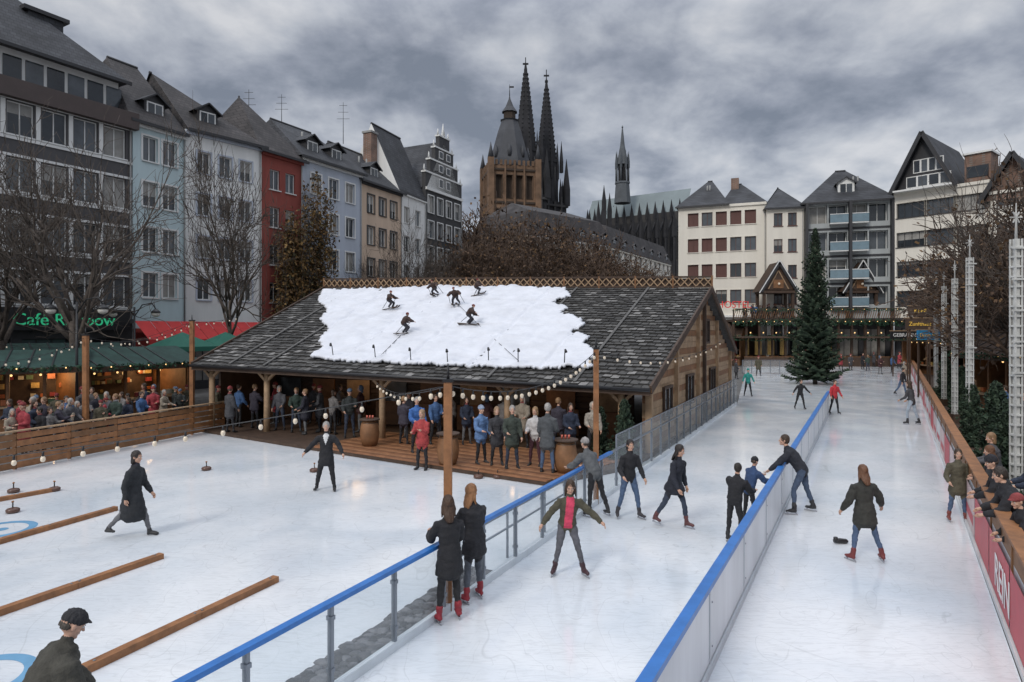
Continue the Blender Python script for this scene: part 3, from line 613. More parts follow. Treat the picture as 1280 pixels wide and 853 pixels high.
for s_ in(-1,1): sk.beam(Vector((s_*.14,-.6,.0)),Vector((s_*.14,.6,.0)),.12,.05,WOODD); sk.beam(Vector((s_*.14,.6,.0)),Vector((s_*.14,.78,.12)),.12,.05,WOODD); sk.tube([(s_*.4,.3,.8),(s_*.5,-.3,.05)],[.018,.018],BLK,5)
base_o=None
for px,py,hd,sc in[(489,392,110,.55),(505,422,60,.58),(546,374,200,.5),(571,386,-170,.54),(598,373,90,.5),(584,412,95,.58)]:
    if base_o is None: base_o=sk.obj('skiing_gnome_figure'); o=base_o
    else: o=base_o.copy(); scene.collection.objects.link(o)
    o.location=roofpt(px,py)+Vector((0,0,.02)); o.rotation_euler=(rad(random.uniform(-10,15)),rad(random.uniform(-16,16)),-rad(hd)); o.scale=(sc*1.3,sc*1.15,sc)
mb=MB(); mb.tube([roofpt(546,374),roofpt(505,420),roofpt(478,450)],[.012]*3,BLK,4); mb.tube([roofpt(571,384),roofpt(600,412),roofpt(650,460)],[.010]*3,BLK,4); mb.obj('guy_wire',hut)
for px,py in[(418,449),(470,452),(514,455),(560,458),(612,458),(648,460),(705,462)]:
    p=roofpt(px,py); mb=MB(); mb.tube([p,p+Vector((0,-.15,.35)),p+Vector((.0,-.35,.45))],[.02,.018,.018],BLK,6); mb.tube([p+Vector((0,-.33,.47)),p+Vector((.02,-.40,.38))],[.035,.055],BLK,10); mb.obj('roof_spotlight')
# ---------------------------------------------------------------- posts and string lights
strings=MB()
def garland(a,b,sag,n,m=BULBC,r=.035,hang=.10,wire=.008):
    a=Vector(a);b=Vector(b); pts=[]
    for i in range(25):
        t=i/24; p=a.lerp(b,t); p.z-=sag*4*t*(1-t); pts.append(p)
    strings.tube(pts,[wire]*25,BLK,4)
    for i in range(n):
        t=(i+.5+random.uniform(-.1,.1))/n; p=a.lerp(b,t); p.z-=sag*4*t*(1-t)
        strings.tube([p,p-Vector((0,0,hang*.8))],[r*.45,r*.5],BLK,6); strings.ball(p-Vector((0,0,hang*.8+r*.9)),(r,r,r*1.3),m,8,6)
def lpost(px,d,ztop,w=.12):
    p=X(px,d); mb=MB(); mb.beam(p,p+Vector((0,0,ztop)),w,w,WOODO,Vector((0,1,0)))
    mb.beam(p+Vector((0,0,ztop)),p+Vector((0,0,ztop+.05)),w*1.25,w*1.25,BLK,Vector((0,1,0)))
    mb.tube([p+Vector((0,0,ztop)),p+Vector((0,0,ztop+.28))],[.03,.01],BLK,6)
    mb.obj('wooden_post'); return p+Vector((0,0,ztop-.05))
pA=lpost(560,9.62,3.42); pB=lpost(745,15.5,3.74); pC=lpost(240,28,4.6,.16); pD=lpost(107,23.5,4.0,.16)
garland(pA,Vector((-9.2,9.4,2.15)),.10,16)
garland(Vector((-9.2,9.4,2.15)),Vector((-14,10.5,2.5)),.3,9)
garland(pA,pB,.42,22,BULBC,.035)
garland(pB,R(903,425,30),.5,16)
garland(pA,R(470,478,23),.25,12,BULBC,.035)
garland(pC,pD,.45,12,BULBC,.035); garland(pC,R(300,395,34),.1,6,BULBC,.035); garland(pD,R(-30,452,20),.3,10,BULBC,.035)
garland(R(0,430,26),R(240,402,32),.6,14,BULBC,.03)
# ---------------------------------------------------------------- buildings
def frame(A,B):
    u=(B-A); Lg=u.length; u=u/Lg
    return Matrix(((u.x,-u.y,0,A.x),(u.y,u.x,0,A.y),(0,0,1,0),(0,0,0,1))),Lg
def facade(mb,wn,T,Lg,z0,z1,xs,zs,wall,y0=0,rec=.2,fr=FRAME,mull=1,trans=False,sill=True,glass=None,surround=None):
    Xb=[0];[Xb.extend(x) for x in xs];Xb.append(Lg); Zb=[z0];[Zb.extend(z) for z in zs];Zb.append(z1)
    q=lambda x,y,z:T@Vector((x,y,z))
    for i in range(len(Xb)-1):
        for j in range(len(Zb)-1):
            a,b=Xb[i],Xb[i+1];c,d=Zb[j],Zb[j+1]
            if b-a<1e-4 or d-c<1e-4: continue
            if i%2 and j%2:
                y1=y0+rec
                for P in([(a,y0,c),(b,y0,c),(b,y1,c),(a,y1,c)],[(a,y0,d),(a,y1,d),(b,y1,d),(b,y0,d)],[(a,y0,c),(a,y1,c),(a,y1,d),(a,y0,d)],[(b,y0,c),(b,y0,d),(b,y1,d),(b,y1,c)]): mb.poly([q(*p) for p in P],wall)
                g=random.choices(glass or GL,[5,3,2] if not glass else [1]*len(glass))[0]
                wn.poly([q(*p) for p in [(a,y1,c),(b,y1,c),(b,y1,d),(a,y1,d)]],g)
                if g is GL[0] and random.random()<.45:
                    zc=d-(d-c)*random.uniform(.2,.6); wn.poly([q(*p) for p in [(a,y1-.008,zc),(b,y1-.008,zc),(b,y1-.008,d),(a,y1-.008,d)]],GL[2])
                f=.07
                for B0,B1 in(((a,y1-.05,c),(a+f,y1-.003,d)),((b-f,y1-.05,c),(b,y1-.003,d)),((a+f,y1-.05,c),(b-f,y1-.003,c+f)),((a+f,y1-.05,d-f),(b-f,y1-.003,d))): wn.box(B0,B1,fr,T)
                for k in range(mull): xm=a+(b-a)*(k+1)/(mull+1); wn.box((xm-.03,y1-.045,c+f),(xm+.03,y1-.004,d-f),fr,T)
                if trans: zm=c+(d-c)*.68; wn.box((a+f,y1-.04,zm-.03),(b-f,y1-.005,zm+.03),fr,T)
                if sill: wn.box((a-.08,y0-.10,c-.08),(b+.08,y0-.003,c-.002),fr if surround is None else surround,T)
                if surround is not None:
                    wn.box((a-.13,y0-.04,c),(a-.002,y0-.003,d+.12),surround,T);wn.box((b+.002,y0-.04,c),(b+.13,y0-.003,d+.12),surround,T);wn.box((a,y0-.04,d+.002),(b,y0-.003,d+.12),surround,T)
            else: mb.poly([q(*p) for p in [(a,y0,c),(b,y0,c),(b,y0,d),(a,y0,d)]],wall)
def cols(Lg,n,w,m=.6):
    s=(Lg-2*m)/n; return [(m+s*i+s/2-w/2,m+s*i+s/2+w/2) for i in range(n)]
def hiproof(mb,T,Lg,D,z,rh,hl,hr,m,wall,ov=.35,y0=0):
    q=lambda x,y,zz:T@Vector((x,y,zz))
    e=[(-ov*(hl>0),y0-ov,z),(Lg+ov*(hr>0),y0-ov,z),(Lg+ov*(hr>0),y0+D+ov,z),(-ov*(hl>0),y0+D+ov,z)]; r0=(hl,y0+D/2,z+rh);r1=(Lg-hr,y0+D/2,z+rh)
    mb.poly([q(*e[0]),q(*e[1]),q(*r1),q(*r0)],m);mb.poly([q(*e[2]),q(*e[3]),q(*r0),q(*r1)],m)
    mb.poly([q(*e[3]),q(*e[0]),q(*r0)],m if hl>0 else wall);mb.poly([q(*e[1]),q(*e[2]),q(*r1)],m if hr>0 else wall)
    mb.poly([q(*p) for p in e[::-1]],DARKT)
    mb.box((e[0][0],y0-ov-.12,z-.18),(e[1][0],y0-ov-.002,z+.02),DARKT,T)
    mb.tube([q(*r0),q(*r1)],[.12,.12],DARKT,6)
    for k in range(2):
        if Lg>6: x=random.uniform(.3,.7)*Lg; mb.tube([q(x,y0+D*.3,z+rh*.5),q(x,y0+D*.3,z+rh*.6+.7)],[.10,.10],CONC,6)
def gableroof(mb,T,x0,x1,D,z,rh,m,wall,ov=.5,y0=0):
    q=lambda x,y,zz:T@Vector((x,y,zz)); xm=(x0+x1)/2
    mb.poly([q(x0-.3,y0-ov,z-.2),q(xm,y0-ov,z+rh),q(xm,y0+D,z+rh),q(x0-.3,y0+D,z-.2)],m);mb.poly([q(xm,y0-ov,z+rh),q(x1+.3,y0-ov,z-.2),q(x1+.3,y0+D,z-.2),q(xm,y0+D,z+rh)],m)
    mb.poly([q(x0,y0,z),q(x1,y0,z),q(xm,y0,z+rh-.1)],wall);mb.poly([q(x1,y0+D,z),q(x0,y0+D,z),q(xm,y0+D,z+rh-.1)],wall)
    for a in(x0-.3,x1+.3): mb.beam(q(a,y0-ov-.02,z-.25),q(xm,y0-ov-.02,z+rh-.05),.12,min(.42,rh*.2),DARKT,(T.to_3x3()@Vector((0,-1,0))).cross((q(xm,0,z+rh)-q(a,0,z)).normalized()))
def dormer(mb,wn,T,x,y,z,w,h,wall=None,roof=SLATE,D=2.5):
    wall=wall or DARKT
    mb.box((x-w/2,y,z),(x+w/2,y+D,z+h),wall,T)
    wn.box((x-w/2+.15,y-.03,z+.25),(x+w/2-.15,y-.003,z+h-.15),FRAME,T); wn.box((x-w/2+.25,y-.05,z+.35),(x-.04,y-.032,z+h-.25),GL[0],T); wn.box((x+.04,y-.05,z+.35),(x+w/2-.25,y-.032,z+h-.25),GL[1],T)
    gableroof(mb,T,x-w/2,x+w/2,D,z+h,w*.35,roof,wall,.2,y)
def building(name,pa,da,pb,db,zt,D,wall,xs,zs,roof=None,shop=None,**kw):
    T,Lg=frame(X(pa,da),X(pb,db)); e=empty(name); W=MB();Wn=MB();Rf=MB()
    xs_=cols(Lg,xs[0],xs[1],kw.pop('margin',.5)); gz=kw.pop('gz',4.2)
    side=kw.pop('sidewall',wall)
    facade(W,Wn,T,Lg,gz,zt,xs_,zs,wall,**kw)
    sm=shop or DARKT; n=max(2,int(Lg/3)); facade(W,Wn,T,Lg,-.03,gz,cols(Lg,n,(Lg-1)/n-.5,.4),[(.5,gz-1.1)],sm,rec=.3,mull=2,fr=DARKT,sill=False)
    Wn.box((0,-.35,gz-.15),(Lg,-.003,gz+.12),sm,T)
    q=lambda x,y,z:T@Vector((x,y,z))
    W.poly([q(0,D,-.03),q(0,0,-.03),q(0,0,zt),q(0,D,zt)],side);W.poly([q(Lg,0,-.03),q(Lg,D,-.03),q(Lg,D,zt),q(Lg,0,zt)],side);W.poly([q(Lg,D,-.03),q(0,D,-.03),q(0,D,zt),q(Lg,D,zt)],side);W.poly([q(0,0,zt-.01),q(Lg,0,zt-.01),q(Lg,D,zt-.01),q(0,D,zt-.01)],DARKT)
    Wn.box((-.02,-.18,zt-.35),(Lg+.02,-.003,zt-.05),wall if kw.get('surround') is None else kw['surround'],T)
    Wn.tube([q(Lg-.15,-.1,gz),q(Lg-.15,-.1,zt-.3)],[.055,.055],CONC,6)
    if roof: roof(Rf,Wn,T,Lg,D,zt)
    W.obj('walls',e);Wn.obj('windows',e)
    if Rf.v: Rf.obj('roof',e)
    return e,T,Lg
def rows_(z0,s,n,h): return [(z0+s*i,z0+s*i+h) for i in range(n)]
W1=mat('wall_dark_grey',(.075,.072,.075),.7,.15,1,streak=True);W2=mat('wall_pale_teal',(.50,.61,.63),.85,.12,.6,streak=True);W3=mat('wall_white',(.74,.74,.72),.85,.12,.5,streak=True);W4=mat('wall_red',(.27,.065,.05),.85,.2,1,streak=True)
W5=mat('wall_grey_blue',(.45,.49,.56),.85,.12,.6,streak=True);W6=mat('wall_tan',(.58,.44,.33),.85,.14,.6,streak=True);W8=mat('wall_charcoal',(.05,.05,.052),.8,.2,1)
WB=mat('wall_beige',(.40,.34,.27),.85,.15,.5,streak=True);WC=mat('wall_cream',(.72,.68,.60),.85,.1,.5,streak=True);WBR=brickmat('brick_brown',(.16,.08,.05),(.22,.11,.07),(.2,.18,.16),1,.12,.3)
W1B=mat('parapet_brown',(.075,.055,.05),.6,.1)
def rf1(Rf,Wn,T,Lg,D,z):
    Rf.box((-.2,-.5,z-.9),(Lg+.2,.0-.003,z+.15),W1B,T)
    Rf.box((0,1.6,z),(Lg,D-1,z+2.5),W3,T)
    for i in range(14): Wn.box((.3+i*1.15,1.55,z+.7),(.3+i*1.15+.95,1.597,z+2.1),GL[i%2],T)
    hiproof(Rf,T,Lg,D-1.5,z+2.5,6.6,3.5,6.5,SLATE,SLATE,.4,1.2)
    Rf.box((Lg-4.2,4,z+2.5),(Lg-2.2,6.5,z+6.2),SLATE,T); Rf.box((Lg-4.5,3.8,z+6.2),(Lg-1.9,6.8,z+6.45),DARKT,T)
R1=rows_(5.7,3.2,4,1.9)
e1,T1,L1=building('dark_office_building',-297,28.1,165,42,18.2,13,W1,(9,1.35),R1,rf1,W8,mull=1,margin=.2,gz=4.8)
mb=MB(); q=lambda x,y,z:T1@Vector((x,y,z))
for z in R1: mb.box((.0,-.06,z[0]-.28),(L1,-.015,z[0]-.09),FRAME,T1); mb.box((.0,-.05,z[1]+.05),(L1,-.01,z[1]+.2),FRAME,T1)
for i in range(9):
    s=(L1-.4)/9
    for z in R1: mb.box((.2+s*i-.12,-.045,z[0]-.05),(.2+s*i+.12,-.012,z[1]+.02),FRAME,T1)
mb.obj('white_bands',e1)
SG=mat('sign_green_neon',(.04,.55,.26),.4,0,emit=.35)
mb=MB(); mb.box((L1-8.0,-.5,4.2),(L1-.4,-.36,5.5),BLK,T1); mb.obj('sign_board',e1)
u1=T1.to_3x3()@Vector((1,0,0)); n1v=T1.to_3x3()@Vector((0,-1,0))
text('Café Rainbow','sign_lettering',q(L1-6.9,-.53,4.5),u1,n1v,.98,SG,e1)
def rhip(rh,hl,hr,m=SLATE,dorm=()):
    def f(Rf,Wn,T,Lg,D,z):
        hiproof(Rf,T,Lg,D,z,rh,hl,hr,m,m)
        for x,dz in dorm: dormer(Rf,Wn,T,x*Lg,D/2*dz/rh*.9,z+dz*.75,1.5,1.3)
    return f
building('pale_blue_house',166,42,232,45.4,18.0,11,W2,(2,1.05),rows_(6.4,3.05,4,1.65),rhip(5.8,1.6,0,SLATEB,((.55,1.0),)),mat('shop_red',(.3,.04,.03),.6,.1),mull=1,surround=FRAME)
building('white_house',232,45.4,327,50,18.5,11,W3,(3,.95),rows_(6.4,3.05,4,1.55),rhip(5.3,0,6.0,SLATEB,((.35,1.0),)),None,mull=1,surround=W5)
building('red_house',327,50,378,53.6,18.3,10,W4,(2,1.0),rows_(6.4,3.0,4,1.6),rhip(5.6,1.8,2.3,SLATEB),None,mull=1)
building('grey_blue_house',378,53.6,452,60,18.8,10,W5,(3,1.15),rows_(6.4,3.15,4,1.75),rhip(4.2,1.0,1.5,SLATE,((.3,1.0),(.7,1.0))),None,mull=1,surround=FRAME)
def rf6(Rf,Wn,T,Lg,D,z):
    hiproof(Rf,T,Lg,D,z,4.3,.6,.3,SLATE,SLATE); dormer(Rf,Wn,T,Lg*.5,1,z+.8,1.5,1.3)
    Rf.box((Lg*.75,2.6,z+2),(Lg*.75+1.0,3.6,z+6.2),WBR,T); Rf.box((Lg*.75-.1,2.5,z+6.2),(Lg*.75+1.1,3.7,z+6.4),CONC,T)
building('tan_house',452,60,502,66,18.3,9,W6,(3,1.05),rows_(6.3,3.05,4,1.7),rf6,None,mull=1,surround=W8)
def rf7(Rf,Wn,T,Lg,D,z): hiproof(Rf,T,Lg,D,z,7.2,0,0,SLATE,W3,.1)
building('white_gable_house',498,65.6,532,71,18.6,6.5,W3,(2,1.1),rows_(6.3,3.05,4,1.7),rf7,None,mull=1)
def rf8(Rf,Wn,T,Lg,D,z):
    st=[(0,1.6),(.12,3.2),(.25,4.8),(.36,6.3)]
    prev=z
    for k,(f,h) in enumerate(st):
        Rf.box((Lg*f,0,prev-.002),(Lg*(1-f),.5,z+h),W8,T); Rf.box((Lg*f-.1,-.08,z+h),(Lg*(1-f)+.1,.55,z+h+.18),FRAME,T)
        for a in(Lg*f,Lg*(1-f)): Rf.tube([T@Vector((a,.2,z+h+.18)),T@Vector((a,.2,z+h+.9))],[.16,.03],FRAME,6)
        if k<3:
            for x in(.4,.6): Rf.box((Lg*x-.45,-.06,prev+.35),(Lg*x+.45,-.004,z+h-.2),FRAME,T); Rf.box((Lg*x-.33,-.08,prev+.45),(Lg*x+.33,-.062,z+h-.3),GL[0],T)
        prev=z+h+.18
    Rf.tube([T@Vector((Lg/2,.2,prev)),T@Vector((Lg/2,.2,prev+1.6))],[.3,.02],FRAME,6)
    gableroof(Rf,T,.3,Lg-.3,D,z,6,SLATE,W3,-.5)
building('ornate_gable_house',532,71,577,78,20.2,12,W8,(4,1.1),rows_(6.0,2.85,5,1.9),rf8,None,mull=1,surround=FRAME,margin=.1)
def rmans(rh,m=SLATE,n=5):
    def f(Rf,Wn,T,Lg,D,z):
        q=lambda x,y,zz:T@Vector((x,y,zz)); a=1.2
        Rf.poly([q(-.2,-.3,z),q(Lg+.2,-.3,z),q(Lg-a,a,z+rh*.65),q(a,a,z+rh*.65)],m);Rf.poly([q(-.2,D,z),q(-.2,-.3,z),q(a,a,z+rh*.65),q(a,D-a,z+rh*.65)],m);Rf.poly([q(Lg+.2,-.3,z),q(Lg+.2,D,z),q(Lg-a,D-a,z+rh*.65),q(Lg-a,a,z+rh*.65)],m)
        Rf.poly([q(a,a,z+rh*.65),q(Lg-a,a,z+rh*.65),q(Lg-a-2,D/2,z+rh),q(a+2,D/2,z+rh)],m);Rf.poly([q(a,D-a,z+rh*.65),q(a,a,z+rh*.65),q(a+2,D/2,z+rh)],m);Rf.poly([q(Lg-a,a,z+rh*.65),q(Lg-a,D-a,z+rh*.65),q(Lg-a-2,D/2,z+rh)],m)
        for i in range(n): dormer(Rf,Wn,T,Lg*(i+.5)/n,.1,z+.4,1.3,1.4,DARKT,m,2)
    return f
building('brown_stone_block',565,128,668,128,20,14,mat('wall_brownstone',(.16,.11,.075),.9,.25,.5),(8,1.2),rows_(6,3.4,4,2),rmans(5.0,SLATE,5),None,mull=1)
building('beige_hotel',660,104,762,118,19.8,15,WB,(10,1.1),rows_(5.6,3.0,5,1.75),rmans(6.6,SLATEB,7),None,mull=1,surround=FRAME)
building('beige_corner_block',762,118,838,150,19.5,15,WC,(12,1.3),rows_(5.6,3.0,5,1.8),rmans(6.5,SLATEB,7),None,mull=1)
BRS=mat('shutter_brown',(.10,.04,.032),.6,.1)
def rfh(Rf,Wn,T,Lg,D,z):
    hiproof(Rf,T,Lg*.56,D,z,4.4,3.2,2.2,SLATE,W3); T2=T@Matrix.Translation((Lg*.5,1.5,0)); hiproof(Rf,T2,Lg*.5,D,z,4.0,1.2,3.2,SLATE,W3); Rf.box((Lg*.58,6,z+2),(Lg*.58+1,7,z+4.6),WBR,T)
building('white_hotel',848,84,958,80,20.3,12,WC,(5,1.35),rows_(7.6,3.35,4,1.75),rfh,W3,mull=1,fr=BRS,gz=6.0,margin=1,glass=[GL[0],BRS,GL[1],BRS],surround=WC)
building('narrow_white_house',958.5,79,1005,78,19.2,11,WC,(2,1.0),rows_(7.4,3.2,4,1.6),rhip(3.6,2.2,2.2),W3,mull=1,fr=BRS,gz=6.0,glass=[GL[0],GL[1]])
RS=mat('sign_red',(.55,.03,.03),.5,0,emit=.25)
p=R(896,385,76.5); text('HOSTEL','hostel_sign',p,(1,0,0),(0,-1,0),1.15,RS)
WG=mat('wall_concrete_light',(.36,.38,.38),.8,.12,.6,streak=True); BALG=mat('balcony_glass',(.16,.23,.27),.15,.15)
def rf3(Rf,Wn,T,Lg,D,z):
    hiproof(Rf,T,Lg,D,z,4.9,Lg/2-.6,Lg/2-.6,SLATE,W3,.5); dormer(Rf,Wn,T,Lg*.5,1.2,z+.9,1.8,1.7,W3,SLATE)
R3=rows_(7.2,3.3,4,2.2)
e3,T3,L3=building('balcony_house',1006,78,1116,75,19.6,11,WG,(4,2.0),R3,rf3,None,mull=1,rec=.9,gz=5.5,fr=FRAME,sill=False,margin=.4)
mb=MB()
for z in R3:
    for i in range(4):
        s=(L3-.8)/4; x0=.4+s*i+.1
        if i in(1,2): mb.box((x0,-1.0,z[0]-.25),(x0+s-.2,-.004,z[0]-.1),FRAME,T3); mb.box((x0,-1.05,z[0]-.1),(x0+s-.2,-1.0,z[0]+.85),BALG,T3); mb.box((x0,-1.08,z[0]+.85),(x0+s-.2,-.98,z[0]+.92),FRAME,T3)
    mb.box((-.05,-.06,z[1]+.25),(L3+.05,-.005,z[1]+.5),DARKT,T3)
for x in(0,L3*.5,L3-.3): mb.box((x,-1.1,5.6),(x+.3,-.07,19.5),DARKT,T3)
mb.obj('balconies',e3)
def rf4(Rf,Wn,T,Lg,D,z):
    hiproof(Rf,T,Lg,D,z,3.0,1,1,SLATE,W3,.5,3)
    gableroof(Rf,T,.1,Lg*.66,D,z,6.3,SLATE,DARKT,.9)
    c=Lg*.38
    for x0,x1,z0,z1 in((c-2.2,c+2.2,.3,1.6),(c-1.5,c+1.5,1.9,3.4)):
        Wn.box((x0,-.06,z+z0),(x1,-.004,z+z1),FRAME,T)
        n=4
        for k in range(n): w=(x1-x0)/n; Wn.box((x0+w*k+.1,-.09,z+z0+.1),(x0+w*(k+1)-.1,-.062,z+z1-.1),GL[k%2],T)
    Wn.box((.2,-1.1,z-.1),(Lg*.66,-.02,z+.08),FRAME,T)
    Rf.box((Lg*.72,1.2,z),(Lg*.98,4,z+3.2),WBR,T);Rf.box((Lg*.70,1.0,z+3.2),(Lg*.995,4.2,z+3.4),FRAME,T); Wn.box((Lg*.74,1.14,z+.7),(Lg*.96,1.195,z+1.9),GL[0],T)
building('cream_gable_house',1118,74,1237,67,20.0,12,WC,(3,3.0),rows_(7.0,3.35,4,1.7),rf4,None,mull=3,rec=.35,gz=5.5,fr=DARKT,margin=.3)
def rf5(Rf,Wn,T,Lg,D,z):
    gableroof(Rf,T,-.5,Lg*.42,D,z-1,4.6,SLATE,WBR,.9); gableroof(Rf,T,Lg*.45,Lg*.95,D,z-1,4.6,SLATE,WBR,.9); hiproof(Rf,T,Lg,D,z,2.2,1,1,SLATE,W3,.3,4)
building('brick_gable_house',1237.5,66.5,1420,58,18.6,12,WC,(5,2.0),rows_(7.0,3.3,4,1.6),rf5,None,mull=1,gz=5.5)
# town hall tower
ST=mat('tower_stone',(.17,.105,.065),.9,.45,.35,.5,3); STD=mat('tower_stone_dark',(.05,.036,.027),.9,.3,.4,.3,3); TS=mat('tower_slate',(.055,.058,.066),.7,.25,.4)
tw=empty('town_hall_tower'); c=X(637,150); rot=Matrix.Translation(c)@Matrix.Rotation(rad(12),4,'Z')
W=MB();Wn=MB();Rf=MB(); hw=5.5
for k in range(4):
    Tk=rot@Matrix.Rotation(math.pi/2*k,4,'Z')@Matrix.Translation((-hw,-hw,0))
    facade(W,Wn,Tk,2*hw,0,41.5,cols(2*hw,4,1.4,.8),[(20,25),(27,31.5),(34,39.2)],ST,rec=.8,fr=STD,mull=1,trans=True,sill=True,surround=STD,glass=[GL[0],STD])
    for z in(19,26,32.8,40.2): W.box((-.2,-.3,z),(2*hw+.2,-.01,z+.45),STD,Tk)
    for x in(3.3,5.5,7.7): W.box((x-.18,-.35,0),(x+.18,-.02,42.5),ST,Tk)
    W.box((-.6,-.6,0),(.7,.7,43),ST,Tk); Rf.tube([Tk@Vector((.05,.05,43)),Tk@Vector((.05,.05,46.5))],[.75,.04],TS,8)
    for i in range(9): x=1.1+i*1.05; W.box((x,-.2,41.5),(x+.5,.3,42.6),ST,Tk)
def ring(mb,c,zr,m,n=8,ph=22.5):
    for (z0,r0),(z1,r1) in zip(zr[:-1],zr[1:]):
        for j in range(n):
            a=rad(ph)+2*math.pi*j/n;b2=a+2*math.pi/n
            P=[(c.x+r0*math.cos(a),c.y+r0*math.sin(a),z0),(c.x+r0*math.cos(b2),c.y+r0*math.sin(b2),z0),(c.x+r1*math.cos(b2),c.y+r1*math.sin(b2),z1),(c.x+r1*math.cos(a),c.y+r1*math.sin(a),z1)]
            mb.poly(P,m)
ring(Rf,c,[(41.5,5.2),(43.5,4.9),(47,3.9),(50.5,2.9),(53,2.0),(53.3,2.3)],TS); ring(Rf,c,[(53.3,1.5),(55.2,1.5)],STD); ring(Rf,c,[(55.2,1.9),(56.5,1.0),(58.3,.25),(59.3,.06)],TS); Rf.poly([(c.x+5.2*math.cos(a),c.y+5.2*math.sin(a),41.5) for a in [2*math.pi*k/8+rad(22.5) for k in range(8)]],TS)
Rf.tube([c+Vector((0,0,58.8)),c+Vector((0,0,61.8))],[.12,.05],BLK,5); Rf.beam(c+Vector((-.1,0,61.2)),c+Vector((1.0,0,61.2)),.05,.4,BLK)
for j in range(8): a=2*math.pi*j/8; p=c+Vector((4.3*math.cos(a),4.3*math.sin(a),44)); Rf.tube([p,p+Vector((0,0,1.4)),p+Vector((0,0,3))],[.45,.45,.04],TS,6)
W.obj('walls',tw);Wn.obj('windows',tw);Rf.obj('spire',tw)
# cathedral
CD=mat('cathedral_stone',(.026,.026,.029),.95,.45,.12,.5,.8); CL=mat('cathedral_stone_light',(.055,.053,.053),.95,.4,.1); CR=mat('cathedral_roof',(.18,.22,.23),.6,.12,.1)
ca=empty('cathedral'); W=MB()
def pinn(p,h,r,m=CD): W.tube([p,p+Vector((0,0,h*.35)),p+Vector((0,0,h))],[r,r,r*.05],m,4,False)
for px,d,ztop in((657,361,158),(683,384,160.5)):
    c=X(px,d); s=8.6
    Tk=Matrix.Translation(c)@Matrix.Rotation(rad(30),4,'Z')
    W.box((-s,-s,0),(s,s,80),CD,Tk)
    for k in range(4):
        T2=Tk@Matrix.Rotation(math.pi/2*k,4,'Z')
        for i in(-1,0,1): W.box((i*4.6-.6,-s-.9,0),(i*4.6+.6,-s-.01,80+(3 if i else 0)),CL,T2)
        for i in(-.5,.5): W.box((i*4.6-1.2,-s-.3,48),(i*4.6+1.2,-s-.02,74),BLK,T2)
        for z in(45,77): W.box((-s-.5,-s-1.1,z),(s+.5,-s-.02,z+1.2),CL,T2)
        pinn(T2@Vector((-s,-s,78)),28,2.3); pinn(T2@Vector((-s+4.2,-s,80)),14,1.1); pinn(T2@Vector((s-4.2,-s,80)),14,1.1)
        pinn(T2@Vector((-s*.75,-s*.75,98)),19,1.2)
    ring(W,c,[(80,7.6),(104,6.8)],CD); ring(W,c,[(104,7.2),(106,7.1),(106.1,6.2),(130,3.6),(148,1.3),(155,.4)],CD)
    for j in range(8):
        a=rad(22.5)+2*math.pi*j/8
        pinn(c+Vector((7.0*math.cos(a),7.0*math.sin(a),94)),22,1.0)
        for k in range(17):
            t=k/17; r=6.1*(1-t)+.8*t; W.ball(c+Vector((r*math.cos(a),r*math.sin(a),107+t*44)),(.65,.65,.85),CD,5,3)
        W.tube([c+Vector((6.6*math.cos(a+.39),6.6*math.sin(a+.39),82)),c+Vector((6.6*math.cos(a+.39),6.6*math.sin(a+.39),101))],[.5,.5],CL,4)
    W.beam(c+Vector((0,0,152)),c+Vector((0,0,ztop)),.5,.5,CD,Vector((0,1,0))); W.box((-1.6,-.4,ztop-4),(1.6,.4,ztop-3.2),CD,Matrix.Translation(c)); W.box((-.9,-.9,ztop-7.5),(.9,.9,ztop-6.6),CD,Matrix.Translation(c))
A=X(733,350);B=X(858,318); Tn,Ln=frame(A,B); D=14
q=lambda x,y,z:Tn@Vector((x,y,z))
W.poly([q(0,0,64),q(Ln,0,64),q(Ln,D/2,76),q(0,D/2,76)],CR);W.poly([q(Ln,0,64),q(Ln,D,64),q(Ln-3,D/2,76)],CR);W.poly([q(0,D,64),q(0,0,64),q(0,D/2,76)],CR);W.box((0,0,0),(Ln,D,64),CL,Tn)
for i in range(13):
    x=Ln*(i+.3)/13; W.box((x-.5,-1.6,0),(x+.5,-.01,62),CD,Tn); pinn(q(x,-1,61),9,1.0); W.box((x-.5,-9,0),(x+.5,-7.6,50),CD,Tn); pinn(q(x,-8.3,50),13,1.2); W.beam(q(x,-8,50),q(x,-.5,60),.6,.8,CD); W.box((x+.8,-.3,40),(x+3.2,-.02,60),BLK,Tn)
W.box((0,-8,0),(Ln,-.02,38),CD,Tn)
for i in range(12):
    p=X(712+i*5.0,345); h=random.uniform(58,70) if i>4 else random.uniform(46,56); W.box((-.8,-.8,0),(.8,.8,h-8),CD,Matrix.Translation(p)); pinn(p+Vector((0,0,h-8)),11,1.0)
for i in range(3):
    p=X(748+i*7,325); h=[66,74,70][i]; W.box((-1.0,-1,0),(1.0,1,h-9),CD,Matrix.Translation(p)); pinn(p+Vector((0,0,h-9)),13,1.2)
W.obj('nave_and_towers',ca)
W=MB(); FL=mat('fleche_lead',(.085,.095,.105),.7,.2,.3); c=X(778,332)
ring(W,c,[(70,4.3),(80,3.6),(80.1,4.0),(81,3.9)],FL)
for j in range(8): a=rad(22.5)+2*math.pi*j/8; p=c+Vector((3.3*math.cos(a),3.3*math.sin(a),81)); W.tube([p,p+Vector((0,0,10))],[.45,.4],FL,5); pinn(p+Vector((0,0,7)),9,.6,FL)
ring(W,c,[(81,2.0),(90,2.0)],CD); ring(W,c,[(90,3.3),(91,3.0),(100,1.2),(108,.4),(110,.2)],FL); W.tube([c+Vector((0,0,108)),c+Vector((0,0,110.5))],[.25,.1],FL,5); W.ball(c+Vector((0,0,109.5)),.5,FL)
W.obj('crossing_fleche',ca)
